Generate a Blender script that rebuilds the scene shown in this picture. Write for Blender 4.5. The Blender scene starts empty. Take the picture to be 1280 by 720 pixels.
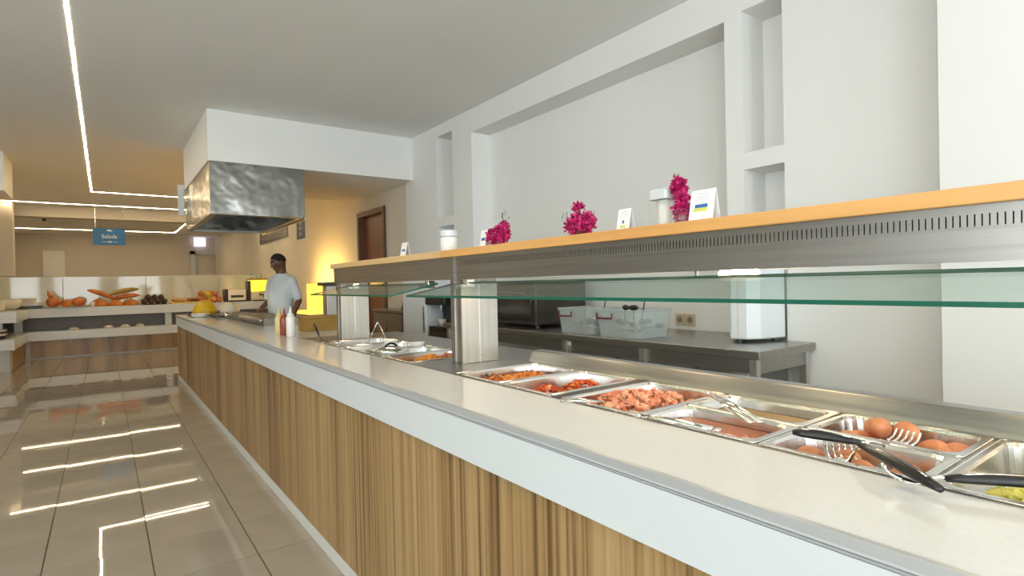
import bpy, bmesh, math, random
from mathutils import Vector, Matrix
R = math.radians
sc = bpy.context.scene
col = sc.collection

# ------------------------------------------------------------------ camera
FPX, YAW, PITCH, ROLL, EYE = 696.0, R(36.18), R(-0.55), R(-1.29), 1.35
fw = Vector((math.sin(YAW)*math.cos(PITCH), math.cos(YAW)*math.cos(PITCH), math.sin(PITCH)))
rt0 = Vector((math.cos(YAW), -math.sin(YAW), 0)); up0 = rt0.cross(fw)
rt = math.cos(ROLL)*rt0 + math.sin(ROLL)*up0
up = -math.sin(ROLL)*rt0 + math.cos(ROLL)*up0
cd = bpy.data.cameras.new('camera'); cam = bpy.data.objects.new('camera', cd); col.objects.link(cam)
cd.sensor_width = 36; cd.lens = FPX/1280*36; cd.clip_start = 0.02; cd.clip_end = 200
cam.matrix_world = Matrix(((rt.x, up.x, -fw.x, 0), (rt.y, up.y, -fw.y, 0), (rt.z, up.z, -fw.z, EYE), (0, 0, 0, 1)))
sc.camera = cam

# ------------------------------------------------------------------ world, daylight, exposure
w = bpy.data.worlds.new('world'); sc.world = w; w.use_nodes = True
bg = w.node_tree.nodes['Background']; bg.inputs[0].default_value = (0.80, 0.90, 1.0, 1); bg.inputs[1].default_value = 1.6
sc.view_settings.view_transform = 'Standard'; sc.view_settings.look = 'None'
sc.view_settings.gamma = 1; sc.view_settings.use_curve_mapping = False
sc.view_settings.exposure = 0.0
ZC = 3.33                       # ceiling
WIN_LEFT = [(-3.5, -2.1), (-1.8, -0.4), (-0.1, 1.3)]      # windows in the wall on the left (Y ranges)
WIN_BACK = [(-4.4, -2.6), (-2.0, -0.2), (0.6, 2.4)]                 # windows in the wall behind the camera (X ranges)
WZ0, WZ1, XL, YB = 0.15, 3.10, -7.5, -3.8
def daylight(name, loc, sx, sz, rot, power, c=(0.90, 0.975, 1.0)):
    l = bpy.data.lights.new(name, 'AREA'); l.shape = 'RECTANGLE'; l.size = sx; l.size_y = sz; l.energy = power; l.color = c
    o = bpy.data.objects.new(name, l); col.objects.link(o); o.location = loc; o.rotation_euler = rot
for a, b in WIN_LEFT:
    daylight('daylight', (XL+0.06, (a+b)/2, (WZ0+WZ1)/2), WZ1-WZ0, b-a, (0, R(-90), 0), 80)
for a, b in WIN_BACK:
    daylight('daylight', ((a+b)/2, YB+0.06, (WZ0+WZ1)/2), b-a, WZ1-WZ0, (R(90), 0, 0), 86)

# ------------------------------------------------------------------ materials
MATS = {}
def new_mat(name):
    m = bpy.data.materials.new(name); m.use_nodes = True; MATS[name] = m
    nt = m.node_tree; return m, nt, nt.nodes['Principled BSDF']
def mat(name, c, rough=0.5, metal=0.0, noise=None, bump=None, spec=None, emit=None, coat=0, sss=0):
    """plain colour with optional procedural mottling: noise=(scale, amount), bump=(scale, strength)"""
    if name in MATS: return MATS[name]
    m, nt, b = new_mat(name)
    b.inputs['Base Color'].default_value = (*c, 1); b.inputs['Roughness'].default_value = rough; b.inputs['Metallic'].default_value = metal
    if spec is not None: b.inputs['Specular IOR Level'].default_value = spec
    if coat: b.inputs['Coat Weight'].default_value = coat; b.inputs['Coat Roughness'].default_value = 0.08
    if sss: b.inputs['Subsurface Weight'].default_value = sss; b.inputs['Subsurface Radius'].default_value = (0.02, 0.008, 0.004)
    if emit: b.inputs['Emission Color'].default_value = (*emit[0], 1); b.inputs['Emission Strength'].default_value = emit[1]
    tc = nt.nodes.new('ShaderNodeTexCoord')
    if noise:
        n = nt.nodes.new('ShaderNodeTexNoise'); n.inputs['Scale'].default_value = noise[0]; n.inputs['Detail'].default_value = 4
        nt.links.new(tc.outputs['Object'], n.inputs['Vector'])
        r = nt.nodes.new('ShaderNodeValToRGB'); k = noise[1]
        c2 = noise[2] if len(noise) > 2 else tuple(max(0, x*(1-k)) for x in c)
        c1 = c if len(noise) > 2 else tuple(min(1, x*(1+k)) for x in c)
        r.color_ramp.elements[0].position = 0.35; r.color_ramp.elements[1].position = 0.65
        r.color_ramp.elements[0].color = (*c2, 1); r.color_ramp.elements[1].color = (*c1, 1)
        nt.links.new(n.outputs['Fac'], r.inputs['Fac']); nt.links.new(r.outputs['Color'], b.inputs['Base Color'])
    if bump:
        n = nt.nodes.new('ShaderNodeTexNoise'); n.inputs['Scale'].default_value = bump[0]; n.inputs['Detail'].default_value = 3
        nt.links.new(tc.outputs['Object'], n.inputs['Vector'])
        bp = nt.nodes.new('ShaderNodeBump'); bp.inputs['Strength'].default_value = bump[1]; bp.inputs['Distance'].default_value = bump[2] if len(bump) > 2 else 0.01
        nt.links.new(n.outputs['Fac'], bp.inputs['Height']); nt.links.new(bp.outputs['Normal'], b.inputs['Normal'])
    return m
def streak(name, cols, scale, rough, metal=0.0, coat=0, bump=0.0, spec=None, detail=5):
    """grain drawn out along one axis; scale is a per-axis vector, cols = [(pos, colour)...]"""
    m, nt, b = new_mat(name)
    b.inputs['Roughness'].default_value = rough; b.inputs['Metallic'].default_value = metal
    if spec is not None: b.inputs['Specular IOR Level'].default_value = spec
    if coat: b.inputs['Coat Weight'].default_value = coat
    tc = nt.nodes.new('ShaderNodeTexCoord'); mp = nt.nodes.new('ShaderNodeMapping'); mp.inputs['Scale'].default_value = scale
    n = nt.nodes.new('ShaderNodeTexNoise'); n.inputs['Scale'].default_value = 1; n.inputs['Detail'].default_value = detail; n.inputs['Roughness'].default_value = 0.65
    r = nt.nodes.new('ShaderNodeValToRGB')
    while len(r.color_ramp.elements) < len(cols): r.color_ramp.elements.new(0.5)
    for e, (p, c) in zip(r.color_ramp.elements, cols): e.position = p; e.color = (*c, 1)
    L = nt.links.new
    L(tc.outputs['Object'], mp.inputs['Vector']); L(mp.outputs['Vector'], n.inputs['Vector']); L(n.outputs['Fac'], r.inputs['Fac']); L(r.outputs['Color'], b.inputs['Base Color'])
    if bump:
        bp = nt.nodes.new('ShaderNodeBump'); bp.inputs['Strength'].default_value = bump; bp.inputs['Distance'].default_value = 0.002
        L(n.outputs['Fac'], bp.inputs['Height']); L(bp.outputs['Normal'], b.inputs['Normal'])
    return m
def sheer(name, c, alpha, rough=0.05):
    """clear glass or plastic sheet: see-through plus a fresnel sheen"""
    m = bpy.data.materials.new(name); m.use_nodes = True; MATS[name] = m; nt = m.node_tree
    for n in list(nt.nodes): nt.nodes.remove(n)
    out = nt.nodes.new('ShaderNodeOutputMaterial'); t = nt.nodes.new('ShaderNodeBsdfTransparent'); t.inputs[0].default_value = (*c, 1)
    p = nt.nodes.new('ShaderNodeBsdfDiffuse'); p.inputs[0].default_value = (*c, 1)
    m1 = nt.nodes.new('ShaderNodeMixShader'); m1.inputs[0].default_value = alpha
    g = nt.nodes.new('ShaderNodeBsdfGlossy'); g.inputs['Roughness'].default_value = rough
    f0 = nt.nodes.new('ShaderNodeFresnel'); f0.inputs[0].default_value = 1.38; ge = nt.nodes.new('ShaderNodeNewGeometry'); iv = nt.nodes.new('ShaderNodeMath'); iv.operation = 'SUBTRACT'; iv.inputs[0].default_value = 1.0
    nt.links.new(ge.outputs['Backfacing'], iv.inputs[1]); f = nt.nodes.new('ShaderNodeMath'); f.operation = 'MULTIPLY'; nt.links.new(f0.outputs[0], f.inputs[0]); nt.links.new(iv.outputs[0], f.inputs[1])   # sheen on the outer face only
    m2 = nt.nodes.new('ShaderNodeMixShader'); L = nt.links.new
    L(t.outputs[0], m1.inputs[1]); L(p.outputs[0], m1.inputs[2]); L(f.outputs[0], m2.inputs[0]); L(m1.outputs[0], m2.inputs[1]); L(g.outputs[0], m2.inputs[2]); L(m2.outputs[0], out.inputs[0])
    return m
def glow(name, c, s):
    return mat(name, c, 0.5, emit=(c, s))

wall_m = mat('wall_paint', (0.86, 0.86, 0.835), 0.75, noise=(1.3, 0.012), spec=0.2)
ceil_m = mat('ceiling_paint', (0.88, 0.88, 0.855), 0.85, noise=(0.8, 0.01), spec=0.1)
far_m = mat('far_wall_paint', (0.66, 0.60, 0.50), 0.7, noise=(1.0, 0.02))
side_m = mat('kitchen_wall_paint', (0.78, 0.72, 0.60), 0.6, noise=(1.2, 0.02))
grout_m = mat('grout', (0.10, 0.085, 0.06), 0.9)
tile_m = mat('tile_glaze', (0.36, 0.325, 0.275), 0.025, noise=(2.2, 0.05), spec=0.55)
white_m = mat('white_laminate', (0.62, 0.66, 0.68), 0.28, noise=(2.0, 0.01))
stone_m = mat('white_stone', (0.70, 0.705, 0.70), 0.12, noise=(90, 0.02), spec=0.6)
greylam_m = mat('plinth_laminate', (0.62, 0.61, 0.57), 0.4)
def zebrano():
    m, nt, bs = new_mat('zebrano_laminate'); bs.inputs['Roughness'].default_value = 0.36; L = nt.links.new
    tc = nt.nodes.new('ShaderNodeTexCoord'); outs = []
    for sc_, dt in (((1, 4.6, 0.12), 3), ((4, 52, 0.5), 7)):       # broad tone of the veneer leaves, fine dark grain
        mp = nt.nodes.new('ShaderNodeMapping'); mp.inputs['Scale'].default_value = sc_
        n = nt.nodes.new('ShaderNodeTexNoise'); n.inputs['Scale'].default_value = 1; n.inputs['Detail'].default_value = dt; n.inputs['Roughness'].default_value = 0.6
        L(tc.outputs['Object'], mp.inputs['Vector']); L(mp.outputs['Vector'], n.inputs['Vector']); outs.append(n.outputs['Fac'])
    mx = nt.nodes.new('ShaderNodeMix'); mx.inputs[0].default_value = 0.60; L(outs[0], mx.inputs[2]); L(outs[1], mx.inputs[3])
    r = nt.nodes.new('ShaderNodeValToRGB')
    cols = [(0.34, (0.05, 0.027, 0.010)), (0.42, (0.18, 0.100, 0.037)), (0.49, (0.32, 0.196, 0.080)), (0.57, (0.40, 0.26, 0.117)), (0.66, (0.44, 0.30, 0.142))]
    while len(r.color_ramp.elements) < len(cols): r.color_ramp.elements.new(0.5)
    for e, (p_, c_) in zip(r.color_ramp.elements, cols): e.position = p_; e.color = (*c_, 1)
    L(mx.outputs[0], r.inputs['Fac']); L(r.outputs['Color'], bs.inputs['Base Color']); return m
zebrano_m = zebrano()
shelfwood_m = streak('beech_shelf', [(0.3, (0.62, 0.31, 0.095)), (0.6, (0.74, 0.40, 0.14))], (20, 1.1, 14), 0.38)
shelfpale_m = streak('pale_beech_shelf', [(0.3, (0.60, 0.38, 0.17)), (0.6, (0.70, 0.47, 0.23))], (20, 1.1, 14), 0.4)
doorwood_m = streak('red_brown_veneer', [(0.3, (0.13, 0.035, 0.012)), (0.6, (0.24, 0.068, 0.022))], (9, 9, 0.8), 0.3)
doorframe_m = streak('dark_door_frame', [(0.3, (0.07, 0.032, 0.014)), (0.6, (0.13, 0.06, 0.028))], (9, 9, 0.8), 0.4)
steel_m = streak('brushed_steel', [(0.3, (0.34, 0.33, 0.31)), (0.7, (0.44, 0.425, 0.40))], (60, 1.5, 60), 0.33, metal=1.0)
steelv_m = streak('satin_steel', [(0.3, (0.60, 0.57, 0.53)), (0.7, (0.70, 0.67, 0.63))], (60, 60, 1.5), 0.38, metal=1.0)
pan_m = mat('pan_steel', (0.70, 0.69, 0.67), 0.24, metal=1.0, bump=(14, 0.06))
bright_m = mat('polished_steel', (0.80, 0.79, 0.77), 0.12, metal=1.0)
darksteel_m = mat('dark_steel', (0.16, 0.15, 0.14), 0.35, metal=0.9, noise=(3, 0.2))
hood_m = mat('hood_steel', (0.33, 0.325, 0.305), 0.22, metal=1.0, bump=(1.9, 0.8, 0.04))
dark_m = mat('dark_plastic', (0.018, 0.017, 0.016), 0.35)
brown_dark_m = mat('dark_brown_enamel', (0.045, 0.038, 0.030), 0.3, noise=(3, 0.25))
black_m = mat('black_handle', (0.012, 0.012, 0.014), 0.32)
edge_m = mat('green_glass_edge', (0.008, 0.105, 0.066), 0.15, spec=0.5)
glass_m = sheer('guard_glass', (0.86, 0.945, 0.92), 0.05, 0.02)
clear_m = sheer('clear_glass', (0.93, 0.95, 0.94), 0.10, 0.03)
plastic_m = sheer('cloudy_plastic', (0.86, 0.90, 0.89), 0.25, 0.15)
burgundy_m = mat('burgundy_plastic', (0.16, 0.02, 0.045), 0.35)
card_m = mat('white_card', (0.86, 0.87, 0.88), 0.5)
ink_blue_m = mat('blue_print', (0.035, 0.14, 0.42), 0.5)
ink_yel_m = mat('yellow_green_print', (0.66, 0.72, 0.12), 0.5)
ink_grey_m = mat('grey_print', (0.40, 0.45, 0.52), 0.6)
signblue_m = mat('sign_blue', (0.022, 0.155, 0.36), 0.45)
signwhite_m = mat('sign_white', (0.75, 0.82, 0.86), 0.5)
posterblue_m = mat('poster_blue', (0.055, 0.10, 0.17), 0.5)
led_m = glow('led_diffuser', (1.0, 0.78, 0.48), 78.0)
lamp_m = glow('heat_lamp_tube', (1.0, 0.78, 0.50), 22.0)
amber_m = glow('amber_panel', (1.0, 0.62, 0.07), 1.8)
petal_m = mat('magenta_bract', (0.62, 0.018, 0.16), 0.5, noise=(60, 0, (0.40, 0.008, 0.12)))
leaf_m = mat('bougainvillea_leaf', (0.07, 0.12, 0.03), 0.5)
egg_m = mat('brown_eggshell', (0.66, 0.27, 0.12), 0.42, noise=(9, 0, (0.56, 0.20, 0.085)), sss=0.05)
ham_m = mat('grilled_ham', (0.80, 0.33, 0.19), 0.35, noise=(38, 0, (0.62, 0.17, 0.08)))
hamdark_m = mat('browned_ham', (0.42, 0.10, 0.05), 0.35, noise=(40, 0, (0.18, 0.05, 0.025)))
tomato_m = mat('tomato_pieces', (0.62, 0.10, 0.02), 0.25, noise=(30, 0, (0.42, 0.045, 0.012)))
pepper_m = mat('orange_pepper', (0.80, 0.30, 0.03), 0.3)
orange_m = mat('orange_bake', (0.72, 0.30, 0.035), 0.4, noise=(35, 0, (0.50, 0.13, 0.02)))
crust_m = mat('browned_crust', (0.25, 0.065, 0.018), 0.5, noise=(30, 0.4))
reddish_reflection_m = mat('reddish_pan_reflection', (0.40, 0.135, 0.062), 0.22, noise=(6, 0.12))  # colour of the reddish reflection inside the nearly empty front pan
warm_reflection_m = mat('warm_pan_reflection', (0.36, 0.24, 0.085), 0.12, noise=(5, 0.15))  # colour of the warm reflection inside the bare rear pan
herb_m = mat('chopped_herbs', (0.10, 0.11, 0.03), 0.6)
salad_m = mat('yellow_green_salad', (0.72, 0.62, 0.14), 0.4, noise=(25, 0, (0.50, 0.50, 0.10)))
saladg_m = mat('green_salad', (0.30, 0.36, 0.07), 0.45)
skin_m = mat('skin', (0.155, 0.066, 0.036), 0.45, noise=(14, 0.08), sss=0.05)
hair_m = mat('short_hair', (0.018, 0.014, 0.012), 0.8, bump=(180, 0.6))
shirt_m = mat('shirt_cotton', (0.72, 0.76, 0.76), 0.85, noise=(7, 0.03), bump=(9, 0.25))
trouser_m = mat('dark_trousers', (0.04, 0.04, 0.05), 0.8, bump=(9, 0.2))
eye_m = mat('eye_white', (0.65, 0.6, 0.55), 0.3)
melon_m = mat('yellow_melon_rind', (0.78, 0.50, 0.02), 0.4, noise=(6, 0.08))
melonw_m = mat('pale_melon', (0.80, 0.74, 0.60), 0.45, noise=(6, 0.05))
papaya_m = mat('orange_pumpkin', (0.66, 0.22, 0.035), 0.4, noise=(7, 0, (0.45, 0.12, 0.02)))
papg_m = mat('green_rind', (0.28, 0.27, 0.05), 0.45, noise=(7, 0, (0.42, 0.22, 0.04)))
red_m = mat('red_fruit', (0.58, 0.10, 0.045), 0.4, noise=(9, 0, (0.62, 0.24, 0.05)))
grape_m = mat('dark_fruit', (0.07, 0.035, 0.02), 0.4, noise=(12, 0.5))
bread_m = mat('bread_crust', (0.62, 0.36, 0.11), 0.6, noise=(9, 0, (0.45, 0.20, 0.05)))
sauce_red_m = mat('red_brown_bottle', (0.30, 0.07, 0.04), 0.35)
sauce_yel_m = mat('cream_yellow_bottle', (0.75, 0.60, 0.28), 0.35)
bottle_m = mat('milky_bottle', (0.82, 0.80, 0.76), 0.3)
ceramic_m = mat('cream_ceramic', (0.72, 0.67, 0.55), 0.25)
fridge_m = mat('white_enamel', (0.78, 0.82, 0.84), 0.3)
splash_m = mat('glossy_splashback', (0.62, 0.60, 0.47), 0.05, spec=0.75)
shelfback_m = mat('grey_shelf_back', (0.22, 0.21, 0.20), 0.5)  # dark grey panel at the back of the open shelf
outlet_m = mat('beige_outlet', (0.60, 0.50, 0.36), 0.4)
wood_light_m = streak('wood_box', [(0.3, (0.30, 0.16, 0.02)), (0.6, (0.40, 0.23, 0.04))], (9, 3, 9), 0.5)

# ------------------------------------------------------------------ mesh helpers
class MB:
    def __init__(s): s.v = []; s.f = []
    def add(s, vs, fs):
        o = len(s.v); s.v += [tuple(v) for v in vs]; s.f += [tuple(i+o for i in f) for f in fs]; return s
    def box(s, x0, y0, z0, x1, y1, z1):
        if x0 > x1: x0, x1 = x1, x0
        if y0 > y1: y0, y1 = y1, y0
        if z0 > z1: z0, z1 = z1, z0
        return s.add([(x0,y0,z0),(x1,y0,z0),(x1,y1,z0),(x0,y1,z0),(x0,y0,z1),(x1,y0,z1),(x1,y1,z1),(x0,y1,z1)],
                     [(0,3,2,1),(4,5,6,7),(0,1,5,4),(1,2,6,5),(2,3,7,6),(3,0,4,7)])
    def hull8(s, p):       # eight corners: bottom loop then top loop
        return s.add(p, [(0,3,2,1),(4,5,6,7),(0,1,5,4),(1,2,6,5),(2,3,7,6),(3,0,4,7)])
    def loops(s, ls, cap0=True, cap1=True, closed=True):
        n = len(ls[0]); vs = [p for l in ls for p in l]; fs = []
        for i in range(len(ls)-1):
            for j in range(n if closed else n-1):
                k = (j+1) % n; fs.append((i*n+j, i*n+k, (i+1)*n+k, (i+1)*n+j))
        if cap0: fs.append(tuple(range(n-1, -1, -1)))
        if cap1: fs.append(tuple((len(ls)-1)*n+j for j in range(n)))
        return s.add(vs, fs)
    def lathe(s, prof, c=(0,0,0), n=16, ax=None):
        ls = []
        M = Matrix.Identity(3) if ax is None else Vector((0,0,1)).rotation_difference(Vector(ax)).to_matrix()
        for r, z in prof:
            ls.append([Vector(c) + M @ Vector((max(r,1e-4)*math.cos(2*math.pi*j/n), max(r,1e-4)*math.sin(2*math.pi*j/n), z)) for j in range(n)])
        return s.loops(ls)
    def cyl(s, a, b, r0, r1=None, n=10):
        a = Vector(a); b = Vector(b); r1 = r0 if r1 is None else r1
        return s.lathe([(r0, 0), (r1, (b-a).length)], a, n, b-a)
    def tube(s, pts, r, n=8):
        pts = [Vector(p) for p in pts]; ls = []
        u = None
        for i, p in enumerate(pts):
            t = (pts[min(i+1, len(pts)-1)] - pts[max(i-1, 0)]).normalized()
            if u is None:
                u = t.orthogonal().normalized()
            u = (u - t*u.dot(t)).normalized(); v = t.cross(u)
            rr = r[i] if isinstance(r, (list, tuple)) else r
            if isinstance(rr, (list, tuple)): ra, rb = rr
            else: ra = rb = rr
            ls.append([p + u*ra*math.cos(2*math.pi*j/n) + v*rb*math.sin(2*math.pi*j/n) for j in range(n)])
        return s.loops(ls)
    def ball(s, c, rad, n=10, m=7, rot=None, jit=0, rng=None):
        rx, ry, rz = rad if isinstance(rad, (tuple, list)) else (rad, rad, rad)
        M = rot or Matrix.Identity(3); ls = []
        for i in range(m+1):
            ph = math.pi*i/m; l = []
            for j in range(n):
                th = 2*math.pi*j/n; k = 1 + (rng.uniform(-jit, jit) if jit else 0)
                sp = max(math.sin(ph), 0.02)
                l.append(Vector(c) + M @ Vector((rx*sp*math.cos(th)*k, ry*sp*math.sin(th)*k, -rz*math.cos(ph)*k)))
            ls.append(l)
        return s.loops(ls)
    def capsule(s, a, b, r0, r1, n=12):
        a = Vector(a); b = Vector(b); L = (b-a).length; prof = []
        for i in range(5): t = math.pi/2*i/4; prof.append((r0*math.sin(t), -r0*math.cos(t)))
        for i in range(5): t = math.pi/2*i/4; prof.append((r1*math.cos(t), L + r1*math.sin(t)))
        return s.lathe(prof, a, n, b-a)
    def prism(s, poly, z0, z1):
        return s.loops([[(x,y,z0) for x,y in poly], [(x,y,z1) for x,y in poly]])
    def mesh(s, name, off=(0,0,0)):
        me = bpy.data.meshes.new(name)
        me.from_pydata([(x-off[0], y-off[1], z-off[2]) for x,y,z in s.v], [], s.f); me.update(); return me
def rrect(x0, y0, x1, y1, r, z, n=4):
    pts = []
    for cx, cy, a0 in ((x1-r, y1-r, 0), (x0+r, y1-r, 90), (x0+r, y0+r, 180), (x1-r, y0+r, 270)):
        for i in range(n+1):
            a = R(a0 + 90*i/n); pts.append((cx + r*math.cos(a), cy + r*math.sin(a), z))
    return pts
def fix_normals(me):
    bm = bmesh.new(); bm.from_mesh(me); bmesh.ops.recalc_face_normals(bm, faces=bm.faces); bm.to_mesh(me); bm.free()
def put(name, mb, m, parent=None, smooth=False, bevel=0, local=False, label=None, kind=None, loc=None, solid=0, subsurf=0, remesh=0):
    """one mesh object; a child is given in world coordinates unless local=True; a top-level mesh gets its origin at its base"""
    off = (0, 0, 0)
    if parent is not None and not local: off = parent_off(parent)
    if parent is None and not local:
        xs = [v[0] for v in mb.v]; ys = [v[1] for v in mb.v]; zs = [v[2] for v in mb.v]
        off = ((min(xs)+max(xs))/2, (min(ys)+max(ys))/2, min(zs))
    me = mb.mesh(name, off); fix_normals(me)
    me.materials.append(m)
    if smooth:
        for p in me.polygons: p.use_smooth = True
    o = bpy.data.objects.new(name, me); col.objects.link(o)
    if parent is not None: o.parent = parent
    elif not local: o.location = off
    if loc is not None: o.location = loc
    if remesh:
        md = o.modifiers.new('remesh', 'REMESH'); md.mode = 'VOXEL'; md.voxel_size = remesh; md.use_smooth_shade = True
        sm = o.modifiers.new('smooth', 'SMOOTH'); sm.factor = 0.5; sm.iterations = 4
    if solid: md = o.modifiers.new('solid', 'SOLIDIFY'); md.thickness = solid
    if bevel:
        md = o.modifiers.new('bevel', 'BEVEL'); md.width = bevel; md.segments = 2; md.limit_method = 'ANGLE'; md.angle_limit = R(50)
    if subsurf: md = o.modifiers.new('sub', 'SUBSURF'); md.levels = subsurf; md.render_levels = subsurf
    if label: o['label'] = label
    if kind: o['kind'] = kind
    return o
def parent_off(p):
    v = Vector((0, 0, 0))
    while p is not None: v += p.location; p = p.parent
    return v
def thing(name, label, cat, loc=(0,0,0), rz=0, group=None):
    o = bpy.data.objects.new(name, None); col.objects.link(o); o.location = loc; o.rotation_euler = (0,0,rz); o.empty_display_size = 0.1
    o['label'] = label; o['category'] = cat
    if group: o['group'] = group
    return o
def tag(o, label, cat, group=None):
    o['label'] = label; o['category'] = cat
    if group: o['group'] = group
    return o
def struct(o, label, cat):
    o['kind'] = 'structure'; o['label'] = label; o['category'] = cat; return o
def text_mb(body, size, M):
    cu = bpy.data.curves.new('text', 'FONT'); cu.body = body; cu.size = size; cu.align_x = 'CENTER'; cu.align_y = 'CENTER'; cu.extrude = 0.001/1
    o = bpy.data.objects.new('text', cu); col.objects.link(o)
    dg = bpy.context.evaluated_depsgraph_get(); me = o.evaluated_get(dg).to_mesh()
    mb = MB(); mb.add([M @ v.co for v in me.vertices], [tuple(p.vertices) for p in me.polygons])
    o.evaluated_get(dg).to_mesh_clear(); bpy.data.objects.remove(o); bpy.data.curves.remove(cu)
    return mb

# ================================================================== SETTING
# floor: grout slab with single tiles
fl = put('floor', MB().box(XL, YB, -0.12, 3.7, 24, -0.004), grout_m, local=True)
struct(fl, 'beige glazed tile floor running along the buffet counter', 'floor')
TX, TY, TX0, TY0 = 0.44, 0.466, 0.16, 3.984
tm = MB().box(-TX/2+0.0030, -TY/2+0.0024, -0.012, TX/2-0.0030, TY/2-0.0024, 0.0)
tme = tm.mesh('tile'); fix_normals(tme); tme.materials.append(tile_m)
cells = [(i, j) for i in range(-18, 8) for j in range(-17, 44)]
near = [(i, j) for i, j in cells if -4 <= i <= 1 and -5 <= j <= 25]
rest = MB()
for i, j in cells:
    cx, cy = TX0+(i+0.5)*TX, TY0+(j+0.5)*TY
    if cx+TX/2 > 3.66 or cx-TX/2 < XL or cy-TY/2 < YB or cy+TY/2 > 24: continue
    if (i, j) in near:
        o = bpy.data.objects.new('tile', tme); col.objects.link(o); o.location = (cx, cy, 0); o.parent = fl
        random.seed(i*97+j); o.rotation_euler = (R(random.uniform(-0.11, 0.11)), R(random.uniform(-0.11, 0.11)), 0)
    elif -6 <= i <= 7: rest.box(cx-TX/2+0.0022, cy-TY/2+0.0016, -0.012, cx+TX/2-0.0022, cy+TY/2-0.0016, 0)
    else: rest.box(cx-TX/2+0.0022, cy-TY/2+0.0016, -0.012, cx+TX/2-0.0022, cy+TY/2-0.0016, 0)
put('tiles', rest, tile_m, fl, kind='stuff')
# ceiling
struct(put('ceiling', MB().box(XL-0.2, YB-0.2, ZC, 4.0, 24.2, ZC+0.15), ceil_m, local=True), 'flat white plaster ceiling with recessed light lines', 'ceiling')

# wall on the right with its niches: back plane and a front frame 25 cm proud
XW, XN = 3.40, 3.66
mb = MB(); mb.box(XN, YB, 0, XN+0.2, 7.09, ZC)
def fr(y0, y1, z0, z1): mb.box(XW, y0, z0, XN, y1, z1)
fr(0.9, 1.775, 0, ZC)                       # plain wall beside the slim niches
fr(1.775, 2.045, 2.055, 2.165); fr(1.775, 2.045, 3.09, ZC)
fr(2.045, 2.17, 0, ZC)
fr(2.17, 5.37, 3.068, ZC)                   # band over the wide niche
fr(5.37, 5.80, 0, ZC)
fr(5.80, 6.20, 2.065, 2.18); fr(5.80, 6.20, 3.19, ZC)
fr(6.20, 7.09, 0, ZC)
mb.box(3.16, YB, 0, XN, 0.917, ZC)          # projecting wall nearest the camera
struct(put('wall_right', mb, wall_m, local=True), 'white plaster wall with one wide niche and slim stacked niches', 'wall')
# kitchen wall further on (with the door)
XS = 3.46
mb = MB(); mb.box(XS, 7.09, 0, XS+0.25, 7.93, ZC); mb.box(XS, 7.93, 2.56, XS+0.25, 9.05, ZC); mb.box(XS, 9.05, 0, XS+0.25, 24, ZC)
struct(put('wall_kitchen', mb, side_m, local=True), 'cream kitchen wall with door and warm yellow glow', 'wall')
d = struct(bpy.data.objects.new('door_1', None), 'red-brown wooden door in dark frame on kitchen wall', 'door'); col.objects.link(d); d.location = (XS, 8.49, 0)
put('door_frame', MB().box(XS-0.03, 7.93, 0, XS+0.2, 8.01, 2.56).box(XS-0.03, 8.97, 0, XS+0.2, 9.05, 2.56).box(XS-0.03, 8.01, 2.48, XS+0.2, 8.97, 2.56), doorframe_m, d)
lf = put('door_leaf', MB().box(XS+0.06, 8.01, 0.01, XS+0.10, 8.97, 2.48), doorwood_m, d)
put('door_handle', MB().tube([(XS+0.06, 8.86, 1.05), (XS-0.0, 8.86, 1.05), (XS, 8.74, 1.05)], 0.011), bright_m, lf, smooth=True)
# wall behind the camera and wall on the left, each with windows
def wall_with_windows(name, along, fixed, thick, lo, hi, wins, label):
    mb = MB()
    def bx(a, b, z0, z1):
        if along == 'y': mb.box(fixed-thick, a, z0, fixed, b, z1)
        else: mb.box(a, fixed-thick, z0, b, fixed, z1)
    p = lo
    for a, b in wins: bx(p, a, 0, ZC); bx(a, b, 0, WZ0); bx(a, b, WZ1, ZC); p = b
    bx(p, hi, 0, ZC)
    return struct(put(name, mb, wall_m, local=True), label, 'wall')
wall_with_windows('wall_left', 'y', XL, 0.2, YB, 9.2, WIN_LEFT, 'white window wall on the left side of the room')
wall_with_windows('wall_back', 'x', YB, 0.2, XL, 3.4, WIN_BACK, 'white window wall behind the viewer')
wn = 0
for along, wins in (('y', WIN_LEFT), ('x', WIN_BACK)):
    for a, b in wins:
        wn += 1
        c = (XL-0.1, (a+b)/2, WZ0) if along == 'y' else ((a+b)/2, YB-0.1, WZ0)
        t = bpy.data.objects.new('window_%d' % wn, None); col.objects.link(t); t.location = c
        struct(t, 'tall white framed window, number %s in the %s wall' % (['one','two','three'][(wn-1) % 3], 'left' if along == 'y' else 'rear'), 'window')
        def bb(a0, a1, z0, z1, th):
            m_ = MB()
            return m_.box(c[0]-th, a0, z0, c[0]+th, a1, z1) if along == 'y' else m_.box(a0, c[1]-th, z0, a1, c[1]+th, z1)
        f = MB()
        for q in (bb(a, a+0.06, WZ0, WZ1, 0.03), bb(b-0.06, b, WZ0, WZ1, 0.03), bb(a+0.06, b-0.06, WZ0, WZ0+0.06, 0.03), bb(a+0.06, b-0.06, WZ1-0.06, WZ1, 0.03), bb((a+b)/2-0.03, (a+b)/2+0.03, WZ0+0.06, WZ1-0.06, 0.03)): f.add(q.v, q.f)
        put('window_frame', f, white_m, t)
        put('pane', bb(a+0.06, (a+b)/2-0.03, WZ0+0.06, WZ1-0.06, 0.004), clear_m, t); put('pane', bb((a+b)/2+0.03, b-0.06, WZ0+0.06, WZ1-0.06, 0.004), clear_m, t)
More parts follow.
